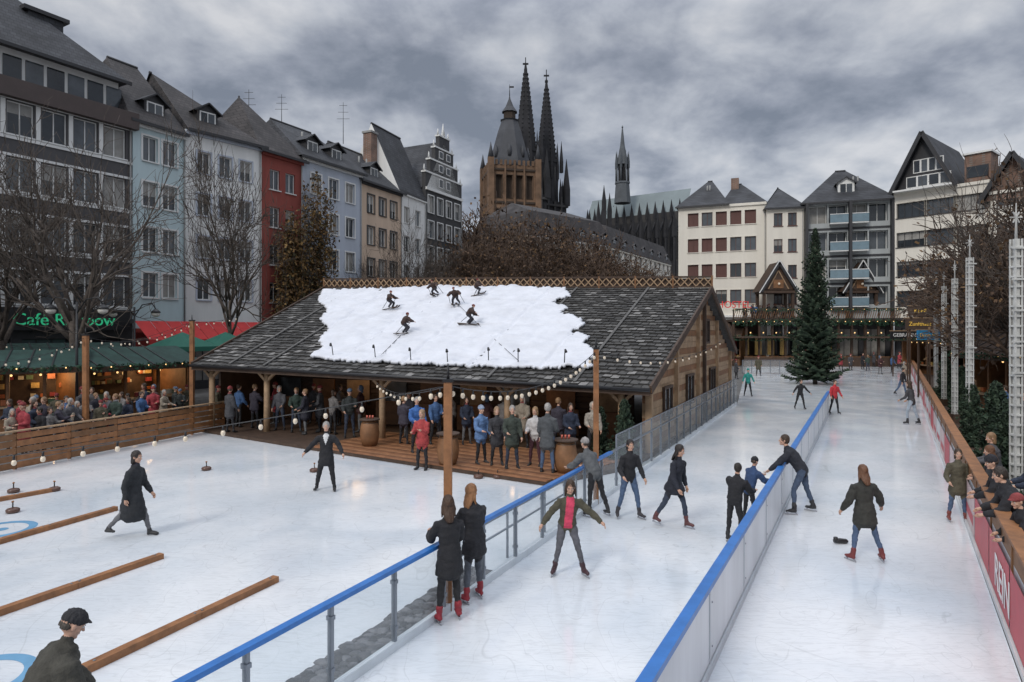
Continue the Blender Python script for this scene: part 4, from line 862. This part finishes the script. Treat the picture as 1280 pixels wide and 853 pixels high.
# ---------------------------------------------------------------- trees
BARK=mat('bark',(.085,.068,.056),.9,.35,6,.5,20); BARKB=mat('bark_brown',(.085,.056,.04),.9,.35,3,.3,20)
LEAFS=[mat('dry_leaf%d'%i,c,.8,.3,3) for i,c in enumerate(((.10,.055,.028),(.065,.038,.022),(.15,.085,.035)))]
def bare_tree(name,h,seed,bark=BARK,leaf=0,trunk=.32,r0=.02,dens=(6,6,6,4),spread=1.0,wide=None,rmin=.011,ratio=1.35):
    rnd=random.Random(seed); mb=MB(); r0=r0*h
    def br(p,d,ln,r,lv):
        n=4 if lv<3 else 3; pts=[p]; rs=[r]; dd=d.copy(); cur=p.copy()
        for i in range(n):
            j=.14+.06*lv if lv else .05; dd=(dd+Vector((rnd.uniform(-j,j),rnd.uniform(-j,j),rnd.uniform(-j,j)+.09))).normalized(); cur=cur+dd*(ln/n); pts.append(cur.copy()); rs.append(r*(1-.55*(i+1)/n))
        mb.tube(pts,rs,bark,8 if lv<1 else (5 if lv<2 else 3))
        if lv>=4:
            for k in range(leaf):
                if rnd.random()<.35: continue
                q=pts[rnd.randrange(1,len(pts))]+Vector((rnd.uniform(-.2,.2),rnd.uniform(-.2,.2),rnd.uniform(-.2,.2))); s=rnd.uniform(.04,.08)*h/10
                a=Vector((rnd.uniform(-1,1),rnd.uniform(-1,1),rnd.uniform(-1,1))).normalized()*s; b=Vector((rnd.uniform(-1,1),rnd.uniform(-1,1),rnd.uniform(-1,1))).normalized()*s
                mb.poly([q-a,q+b,q+a,q-b],rnd.choice(LEAFS))
            return
        m=dens[lv]
        for k in range(m):
            t=rnd.uniform(.25,1) if lv else .55+.45*k/m
            if k==0: t=1
            f=t*n; i=min(int(f),n-1); q=pts[i].lerp(pts[i+1],f-i); ax=(pts[i+1]-pts[i]).normalized()
            ang=rnd.uniform(.4,1.0)*(spread if lv<2 else 1) if k else rnd.uniform(.05,.3); phi=rnd.uniform(0,6.28) if lv else k*2.4+rnd.uniform(-.4,.4)
            s1=ax.cross(Vector((.3,.5,.81))).normalized(); s2=ax.cross(s1); nd=(ax*math.cos(ang)+(s1*math.cos(phi)+s2*math.sin(phi))*math.sin(ang)).normalized()
            br(q,nd,ln*rnd.uniform(.55,.75)*(ratio if lv==0 else 1),max(r*.55*(1-.3*t),rmin),lv+1)
    br(Vector((0,0,0)),Vector((0,0,1)),h*trunk,r0,0)
    A=np.array(mb.v); zm=np.percentile(A[:,2],98.5); k=h/zm; kx=k
    if wide: kx=wide/np.percentile(np.abs(A[:,0]),98)
    tr_h=h*trunk*.4
    mb.v=[(x*(kx if z>tr_h else k),y*(kx if z>tr_h else k),z*k) for x,y,z in mb.v]
    return mb
def place(mb,name,pos,rot=0,sc=1):
    o=mb.obj(name); o.location=pos; o.rotation_euler=(0,0,rot); o.scale=(sc,)*3; return o
def dup(o,pos,rot,sc):
    c=o.copy(); scene.collection.objects.link(c); c.location=pos; c.rotation_euler=(0,0,rot); c.scale=(sc,)*3; return c
tA=place(bare_tree('t',13.2,3,trunk=.26,r0=.017,spread=1.05,dens=(8,6,5,4),wide=4.5,rmin=.0125),'bare_tree',X(95,29.5),.5)
tB=place(bare_tree('t',15.8,11,trunk=.26,r0=.014,dens=(8,6,6,4),wide=3.6,rmin=.017),'bare_tree',X(288,41),1.2)
dup(tB,X(512,57),2.2,.85); dup(tA,X(0,32),2.8,1.0); dup(tB,X(468,60),.4,.72); dup(tA,X(545,66),1.0,.95)
tC=place(bare_tree('t',12,21,BARKB,leaf=2,trunk=.22,r0=.018,dens=(8,6,6,4),wide=4.4,rmin=.022),'bare_tree',X(596,80),0,1.3)
for px,d,s in[(578,84,1.5),(612,78,1.2),(632,84,1.4),(655,80,1.3),(680,84,1.45),(703,88,1.5),(728,90,1.4),(750,94,1.4),(775,98,1.25),(800,104,1.2),(820,108,1.1),(560,76,1.2),(668,74,1.05),(598,92,1.75),(645,96,1.65),(715,78,1.15),(740,82,1.1),(790,90,1.0),(590,72,1.15),(625,72,1.05)]:
    dup(tC,X(px,d),random.uniform(0,6),s)
for px,d,s in[(1255,36,.85),(1222,48,.9),(1290,32,.95),(1196,58,.8),(1284,27,.7)]: dup(tC,X(px,d),random.uniform(0,6),s)
dup(tA,X(1300,27),1.9,.85)
mb=MB(); VL=[mat('vine%d'%i,c,.85,.3,3) for i,c in enumerate(((.16,.09,.03),(.10,.055,.02),(.23,.14,.05),(.06,.05,.02)))]
Tv,Lv=frame(X(338,50.8),X(402,55.5))
for s_ in range(75):
    x=random.uniform(0,Lv); zt=random.uniform(9,18.2)*(1-.4*abs(x/Lv-.75)); z=zt; y=-random.uniform(.3,1.6)
    pts=[]
    while z>max(1,zt-random.uniform(5,12)):
        x+=random.uniform(-.12,.12); z-=.35; y+=random.uniform(-.1,.08); pts.append(Tv@Vector((x,y,z)))
        for k in range(8):
            q=Tv@Vector((x+random.gauss(0,.22),y+random.gauss(0,.2),z+random.gauss(0,.2))); s=random.uniform(.07,.15)
            a=Vector((random.uniform(-1,1),random.uniform(-1,1),random.uniform(-1,1))).normalized()*s; b=Vector((random.uniform(-1,1),random.uniform(-1,1),random.uniform(-1,1))).normalized()*s
            mb.poly([q-a,q+b,q+a,q-b],random.choice(VL))
    if len(pts)>2: mb.tube(pts,[.025]*len(pts),BARK,3)
mb.tube([Tv@Vector((Lv*.6,-.9,0)),Tv@Vector((Lv*.58,-.8,6)),Tv@Vector((Lv*.55,-.6,14))],[.25,.18,.06],BARK,7)
mb.obj('climbing_vine')
FIR=[mat('fir%d'%i,c,.9,.3,3) for i,c in enumerate(((.03,.055,.032),(.06,.09,.055),(.018,.032,.02)))]
def fir(h,rw,nb,seed,lights=0,base=.04):
    rnd=random.Random(seed); mb=MB(); mb.tube([(0,0,0),(0,0,h*.97)],[h*.014,.01],BARK,7)
    for i in range(nb):
        t=(i/nb)**.85; z=h*(base+(1-base)*t*.985); Lr=rw*(1-t)**.85*rnd.uniform(.45,1.2)*(1+.14*math.sin(z*2.3+seed))+.05; a=i*2.399+rnd.uniform(-.4,.4)
        d=Vector((math.cos(a),math.sin(a),0)); up=-.30+.8*t; n=max(3,int(Lr/.16)); p=Vector((0,0,z)); pts=[p]
        for k in range(n): f=(k+1)/n; pts.append(Vector((0,0,z))+d*(Lr*f)+Vector((0,0,Lr*(up*f+.34*f*f))))
        mb.tube([pts[0],pts[len(pts)//2],pts[-1]],[.012*h/4+.006,.01,.004],BARK,3)
        sd=Vector((-d.y,d.x,0))
        for k in range(1,n+1):
            q=pts[k]; w=Lr*.34*(1-(k/n)*.65)*rnd.uniform(.6,1.3)+.05
            for sg in(-1,1):
                tip=q+sd*sg*w+d*w*.6+Vector((0,0,-w*rnd.uniform(.05,.6))); th=.05+.05*rnd.random()+.008*h/4
                m=rnd.choice(FIR); mb.poly([q-d*th,q+d*th,tip],m); mb.poly([q+Vector((0,0,th*.9)),q-Vector((0,0,th*1.5)),tip],m)
    for i in range(lights):
        t=rnd.random(); z=h*(.06+.9*t); a=rnd.uniform(0,6.28); r=rw*(1-t)**.9*.95; mb.ball((r*math.cos(a),r*math.sin(a),z),.03,BULBC,5,3)
    return mb
place(fir(12.3,2.0,480,5,70),'christmas_tree',X(1019,50),0)
f1=place(fir(2.6,.62,220,8),'fir_tree',Vector((fence_x(13.5)+1.5,13.5,.0)),0)
for y,s,o_ in[(15.9,.95,1.2),(17.8,1.05,1.2),(22,.9,1.0),(28,1.0,1.3),(37,1.05,1.3)]: dup(f1,Vector((fence_x(y)+o_,y,.0)),random.uniform(0,6),s)
dup(f1,Vector((3.55,20.2,.13)),1,.72); dup(f1,Vector((2.9,20.9,.13)),2,.6)
dup(f1,Vector((12.6,39.5,0)),1,.85)
WP=mat('column_white',(.50,.50,.48),.6,.25,3)
for y,z in[(13.6,6.6),(22,7.2),(27.5,6.9),(33.5,7.0),(40,7.1)]:
    p=Vector((fence_x(y)+.95,y,0)); mb=MB(); mb.beam(p,p+Vector((0,0,.6)),.32,.32,WOODD,Vector((0,1,0)))
    for sx,sy in((-.07,-.07),(.07,-.07),(-.07,.07),(.07,.07)): o_=Vector((sx,sy,0)); mb.beam(p+o_+Vector((0,0,.6)),p+o_+Vector((0,0,z*.93)),.03,.03,WP,Vector((0,1,0)))
    mb.beam(p+Vector((0,0,.6)),p+Vector((0,0,z*.93)),.09,.09,WP,Vector((0,1,0)))
    zz=.7
    while zz<z*.93: mb.beam(p+Vector((0,0,zz)),p+Vector((0,0,zz+.04)),.175,.175,WP,Vector((0,1,0))); zz+=.21
    for k in range(5): zz=z*.5+k*z*.1; mb.beam(p+Vector((-.16,-.1,zz)),p+Vector((.16,-.1,zz)),.03,.04,WP)
    mb.tube([p+Vector((0,0,z*.93)),p+Vector((0,0,z+.3))],[.03,.008],WP,6)
    for k in range(3): a=k*math.pi/3; dv=Vector((math.cos(a)*.13,0,math.sin(a)*.13)); mb.beam(p+Vector((0,0,z))-dv,p+Vector((0,0,z))+dv,.02,.025,WP,Vector((0,1,0)))
    mb.obj('decorative_column')
# ---------------------------------------------------------------- market stalls
def garl(mb,a,b,r=.14,n=40,sag=0):
    a=Vector(a);b=Vector(b)
    for i in range(n):
        t=i/n; p=a.lerp(b,t); p.z-=sag*4*t*(1-t)
        for k in range(7):
            d=Vector((random.uniform(-1,1),random.uniform(-1,1),random.uniform(-1,.6)))*r; q=p+d; s=.07+r*.3
            u_=Vector((random.uniform(-1,1),random.uniform(-1,1),random.uniform(-1,1))).normalized()*s; v_=Vector((random.uniform(-1,1),random.uniform(-1,1),random.uniform(-1,1))).normalized()*s
            mb.poly([q-u_,q+v_,q+u_],GREEN)
        if i%5==0: mb.ball(p+Vector((0,-r,0)),.025+r*.05,BULB,5,3)
GOODS=[mat('goods%d'%i,c,.5,.3,5) for i,c in enumerate(((.4,.12,.04),(.45,.3,.1),(.1,.15,.08),(.3,.05,.05),(.5,.45,.35)))]
GREENR=mat('stall_roof_green',(.018,.05,.042),.7,.4,2)
def stall(name,pa,da,pb,db,z,D=3,rh=1.1,roof=WOODD):
    T,Lg=frame(X(pa,da),X(pb,db)); mb=MB()
    mb.box((0,D-.1,0),(Lg,D,z),WOODD,T); mb.box((0,.1,0),(.1,D-.1,z),WOOD,T);mb.box((Lg-.1,.1,0),(Lg,D-.1,z),WOOD,T); mb.box((.1,0,0),(Lg-.1,.12,1.0),WOOD,T); mb.box((-.05,-.3,1.0),(Lg+.05,.3,1.07),WOODL,T)
    n=int(Lg/1.6)+1
    for i in range(n+1): x=Lg*i/n; mb.box((x-.06,-.02,1.07),(x+.06,.1,z),WOOD,T)
    for i in range(int(Lg*9)):
        x=random.uniform(.2,Lg-.2); yy=random.choice([.1,D-.5,D-.4]); zz=1.1 if yy<1 else random.choice([1.2,1.6,2.0]); s=random.uniform(.06,.16); mb.box((x-s,yy,zz),(x+s,yy+.15,zz+s*1.6),random.choice(GOODS),T)
    for i in range(int(Lg)): mb.ball(T@Vector((i+.5,.6,z-.35)),.05,BULB,6,4)
    mb.poly([T@Vector(p) for p in((-.3,-.8,z),(Lg+.3,-.8,z),(Lg+.3,D/2,z+rh),(-.3,D/2,z+rh))],roof);mb.poly([T@Vector(p) for p in((Lg+.3,D+.3,z),(-.3,D+.3,z),(-.3,D/2,z+rh),(Lg+.3,D/2,z+rh))],roof)
    for i in range(int(Lg/.8)): x=i*.8; mb.beam(T@Vector((x,-.8,z+.02)),T@Vector((x,D/2,z+rh+.02)),.05,.04,DARKT)
    for x in(-.02,Lg+.02): mb.poly([T@Vector(p) for p in((x,0,z),(x,D,z),(x,D/2,z+rh))],WOOD)
    mb.box((-.3,-.85,z-.22),(Lg+.3,-.8,z+.02),WOODD,T)
    garl(mb,T@Vector((-.3,-.9,z)),T@Vector((Lg+.3,-.9,z)),.13,int(Lg*7))
    mb.obj(name); return T,Lg
stall('market_stall',-90,25,100,27.5,2.65,3,.7,GREENR); stall('market_stall',112,28,236,32,2.6,3,.8,GREENR)
stall('market_stall',-60,31,150,36,2.7,3,.8,GREENR)
mb=MB(); T,Lg=frame(X(168,41),X(336,49.3)); RA=mat('awning_red',(.45,.03,.03),.7,.12)
for i in range(10):
    x0=Lg*i/10;x1=Lg*(i+1)/10-.03; mb.poly([T@Vector(p) for p in((x0,-1.8,3.6),(x1,-1.8,3.6),(x1,0,4.8),(x0,0,4.8))],RA); mb.poly([T@Vector(p) for p in((x0,-1.8,3.3),(x1,-1.8,3.3),(x1,-1.8,3.6),(x0,-1.8,3.6))],RA)
for x in(.2,Lg*.5,Lg-.2): mb.tube([T@Vector((x,-1.7,0)),T@Vector((x,-1.7,3.45))],[.04,.04],BLK,6)
mb.obj('red_awning')
UG=mat('umbrella_green',(.02,.13,.09),.7,.1)
for px,d in((228,36),(282,38.5)):
    c=X(px,d); mb=MB(); mb.tube([c,c+Vector((0,0,4.1))],[.04,.04],WOODL,8)
    for j in range(8):
        a=2*math.pi*j/8;b2=2*math.pi*(j+1)/8; P1=c+Vector((1.9*math.cos(a),1.9*math.sin(a),3.3));P2=c+Vector((1.9*math.cos(b2),1.9*math.sin(b2),3.3)); mb.poly([P1,P2,c+Vector((0,0,4.1))],UG); mb.poly([P1-Vector((0,0,.25)),P2-Vector((0,0,.25)),P2,P1],UG); mb.tube([c+Vector((0,0,3.6)),P1],[.012,.012],WOODL,4)
    mb.obj('green_umbrella')
LG=mat('lamp_glass',(.6,.58,.52),.2,0)
for px,d in((96,27),(168,33)):
    mb=MB(); c=X(px,d); mb.tube([c,c+Vector((0,0,5.4))],[.07,.045],BLK,8)
    for s_ in(-1,1):
        pts=[c+Vector((0,0,4.9)),c+Vector((s_*.4,0,5.5)),c+Vector((s_*.9,0,5.6)),c+Vector((s_*1.1,0,5.3))]; mb.tube(pts,[.03]*4,BLK,6); p=pts[-1]; mb.tube([p,p-Vector((0,0,.12)),p-Vector((0,0,.2))],[.05,.2,.24],BLK,10); mb.ball(p-Vector((0,0,.27)),(.2,.2,.16),LG,10,6)
    mb.obj('street_lamp')
mb=MB(); a=X(918,75);b_=X(1135,73); T,Lg=frame(a,b_)
mb.box((0,.5,5.2),(Lg,6,5.5),WOODD,T); mb.box((0,5.8,-.03),(Lg,6,5.2),WOODD,T)
for i in range(14):
    x=Lg*i/13; mb.box((x-.12,.4,0),(x+.12,.64,5.2),WOODD,T); mb.box((x-.07,.38,5.5),(x+.07,.5,6.6),WOODD,T)
    if i<13:
        for k in range(6): q0=T@Vector((x+Lg/13*k/6,.42,5.6));q1=T@Vector((x+Lg/13*(k+1)/6,.42,6.5)); mb.beam(q0,q1,.04,.06,WOOD)
        mb.box((x+.2,2.5,0),(x+Lg/13-.2,2.6,1.2),WOOD,T); mb.ball(T@Vector((x+Lg/26,1.5,3.9)),.08,BULB,6,4); mb.box((x+.3,3.5,1.2),(x+Lg/13-.4,3.6,3.2),random.choice(GOODS),T)
mb.box((0,.36,6.6),(Lg,.52,6.75),WOODD,T)
garl(mb,T@Vector((0,.1,5.2)),T@Vector((Lg,.1,5.2)),.45,110); garl(mb,T@Vector((0,.1,6.6)),T@Vector((Lg,.1,6.6)),.2,80); garl(mb,T@Vector((0,-.5,3.4)),T@Vector((Lg,-.5,3.4)),.4,90)
mb.box((0,-1.0,3.3),(Lg,.45,3.5),WOODD,T)
mb.obj('market_terrace')
for px in(973,1077):
    c=X(px,76); T=Matrix.Translation(c); mb=MB()
    for x in(-1.7,1.7): mb.box((x-.15,-.15,5.5),(x+.15,.15,8.8),WOODD,T); mb.box((x-.15,1.9,5.5),(x+.15,2.2,8.8),WOODD,T)
    mb.box((-1.9,-.3,8.6),(1.9,2.4,8.9),WOODD,T)
    gableroof(mb,T,-1.9,1.9,2.6,9.0,3.3,WOODD,WOODD,.3)
    for s_ in(-1,1): mb.beam(c+Vector((s_*2.4,-.38,8.6)),c+Vector((0,-.38,12.5)),.06,.10,FRAME)
    for s_ in(-1,1): mb.beam(c+Vector((s_*1.2,-.03,9.1)),c+Vector((0,-.03,11.3)),.04,.12,WOODL)
    mb.box((-.6,-.05,9.2),(.6,-.005,10.2),WOOD,T); mb.ball(c+Vector((0,-.2,9.7)),.15,BULBC)
    mb.obj('wooden_gable_kiosk')
stall('market_stall',1128,62,1205,52,3.4,4,2.2); stall('market_stall',1205,50,1300,38,3.4,4,1.8); stall('market_stall',1215,33,1340,26,3.0,3,1.3); stall('market_stall',845,80,925,76,3.5,4,1.8)
YL=mat('sign_yellow',(.8,.5,.08),.5,0,emit=.15); SB=mat('sign_blue',(.03,.25,.5),.5,0)
def sign(px,py,d,w,h,bm,txt,tm,size,nm):
    p=R(px,py,d); e=empty(nm); mb=MB(); mb.box((p.x-w/2,p.y,p.z-h/2),(p.x+w/2,p.y+.1,p.z+h/2),bm); mb.box((p.x-w/2-.05,p.y+.02,p.z+h/2),(p.x+w/2+.05,p.y+.12,p.z+h/2+.06),WOODL)
    for s_ in(-1,1): mb.box((p.x+s_*w*.4-.04,p.y+.11,0),(p.x+s_*w*.4+.04,p.y+.19,p.z+h/2),WOODD)
    mb.obj('board',e); text(txt,'lettering',(p.x,p.y-.02,p.z-size*.33),(1,0,0),(0,-1,0),size,tm,e,.005,'CENTER')
sign(1150,405,46,2.0,.8,WOODD,'Zunfthaus',YL,.40,'market_sign'); sign(1150,389,46,1.6,.7,WOODD,'KEPE',YL,.42,'market_sign'); sign(1134,419,58,3.0,.7,BLK,'GEBRANNTE',FRAME,.45,'market_sign'); sign(1161,419,40,1.4,.6,SB,'Drive-Inn',YL,.30,'market_sign')
mb=MB()
for i in range(9):
    a=X(928,62)+Vector((i*.9,0,0)); mb.beam(a,a+Vector((0,0,1.3)),.05,.05,STEEL,Vector((0,1,0))); mb.poly([a+Vector((0,0,.1)),a+Vector((.9,0,.1)),a+Vector((.9,0,1.25)),a+Vector((0,0,1.25))],PLEX)
mb.beam(X(928,62)+Vector((0,0,1.3)),X(928,62)+Vector((8.1,0,1.3)),.06,.05,STEEL); mb.obj('glass_railing')
mb=MB(); a=X(930,74);b_=X(1150,74); mb.beam(a+Vector((0,0,.55)),b_+Vector((0,0,.55)),.1,1.1,WOODD); mb.beam(a+Vector((0,0,1.12)),b_+Vector((0,0,1.12)),.16,.06,WOOD); mb.obj('end_fence')
strings.obj('string_lights')
mb=MB()
for px,py0,py1,d in((429,128,170,60),(311,112,150,54),(352,118,155,58)):
    a=R(px,py1+10,d);b_=R(px,py0,d); mb.tube([a,b_],[.035,.02],BLK,5)
    for k in range(3): p=a.lerp(b_,.6+.16*k); mb.beam(p-Vector((.6-.12*k,0,0)),p+Vector((.6-.12*k,0,0)),.02,.03,BLK)
mb.obj('rooftop_aerials')
# ---------------------------------------------------------------- world, sun, camera
w=bpy.data.worlds.new('World'); scene.world=w; w.use_nodes=True; nt=w.node_tree; N=nt.nodes; L=nt.links; N.clear()
out=N.new('ShaderNodeOutputWorld'); sky=N.new('ShaderNodeTexSky'); sky.sky_type='NISHITA'; sky.sun_disc=False; sky.sun_elevation=rad(38); sky.sun_rotation=rad(215)
b1=N.new('ShaderNodeBackground'); b1.inputs[1].default_value=.08; L.new(sky.outputs[0],b1.inputs[0])
tc=N.new('ShaderNodeTexCoord'); sp=N.new('ShaderNodeSeparateXYZ'); L.new(tc.outputs['Generated'],sp.inputs[0])
def mth(op,a,b):
    m=N.new('ShaderNodeMath'); m.operation=op
    for k,v in enumerate((a,b)):
        if isinstance(v,(int,float)): m.inputs[k].default_value=v
        else: L.new(v,m.inputs[k])
    return m.outputs[0]
zc=mth('ADD',mth('MAXIMUM',sp.outputs[2],0.0),.33); cb=N.new('ShaderNodeCombineXYZ'); L.new(mth('DIVIDE',sp.outputs[0],zc),cb.inputs[0]); L.new(mth('DIVIDE',sp.outputs[1],zc),cb.inputs[1]); cb.inputs[2].default_value=2.3
na=N.new('ShaderNodeTexNoise'); na.inputs['Scale'].default_value=4.2; na.inputs['Detail'].default_value=11; na.inputs['Roughness'].default_value=.54; na.inputs['Distortion'].default_value=.15; L.new(cb.outputs[0],na.inputs['Vector'])
nb=N.new('ShaderNodeTexNoise'); nb.inputs['Scale'].default_value=1.5; nb.inputs['Detail'].default_value=4; L.new(cb.outputs[0],nb.inputs['Vector'])
mixf=mth('ADD',mth('MULTIPLY',na.outputs['Fac'],.66),mth('MULTIPLY',nb.outputs['Fac'],.34))
rp=N.new('ShaderNodeValToRGB'); el=rp.color_ramp.elements; el[0].position=.38; el[0].color=(.23,.26,.32,1); el[1].position=.62; el[1].color=(.76,.77,.80,1); e=el.new(.45); e.color=(.35,.38,.45,1); e=el.new(.53); e.color=(.54,.57,.63,1); L.new(mixf,rp.inputs[0])
b2=N.new('ShaderNodeBackground'); L.new(rp.outputs[0],b2.inputs[0]); L.new(mth('ADD',.92,mth('MULTIPLY',mth('MAXIMUM',mth('SUBTRACT',sp.outputs[2],.42),0.0),3.6)),b2.inputs[1])
ms=N.new('ShaderNodeMixShader'); ms.inputs[0].default_value=.88; L.new(b1.outputs[0],ms.inputs[1]); L.new(b2.outputs[0],ms.inputs[2]); L.new(ms.outputs[0],out.inputs[0])
sl=bpy.data.lights.new('sun','SUN'); sl.energy=1.4; sl.angle=rad(14); sl.color=(1,.95,.88); so=bpy.data.objects.new('sun',sl); scene.collection.objects.link(so); so.rotation_euler=(rad(52),0,rad(-35))
for nm,p,en in(('stall_lamp',X(60,28.5)+Vector((0,0,2.2)),60),('stall_lamp',X(180,32)+Vector((0,0,2.2)),60),('hut_lamp',Vector((-7,28.5,2.6)),22),('hut_lamp',Vector((0,25.5,2.5)),22)):
    l=bpy.data.lights.new(nm,'POINT'); l.energy=en; l.color=(1,.62,.3); l.shadow_soft_size=.5; l.specular_factor=0; o=bpy.data.objects.new(nm,l); scene.collection.objects.link(o); o.location=p
cam=bpy.data.cameras.new('camera'); cam.lens=22.5; cam.sensor_width=36; cam.shift_y=-13.5/1280; cam.clip_start=.1; cam.clip_end=4000
co=bpy.data.objects.new('camera',cam); scene.collection.objects.link(co); co.location=(0,0,CAMH); co.rotation_euler=(rad(90),0,0); scene.camera=co
scene.view_settings.view_transform='Standard'; scene.view_settings.look='None'; scene.view_settings.exposure=0
print('verts',sum(len(o.data.vertices) for o in bpy.data.objects if o.type=='MESH'))
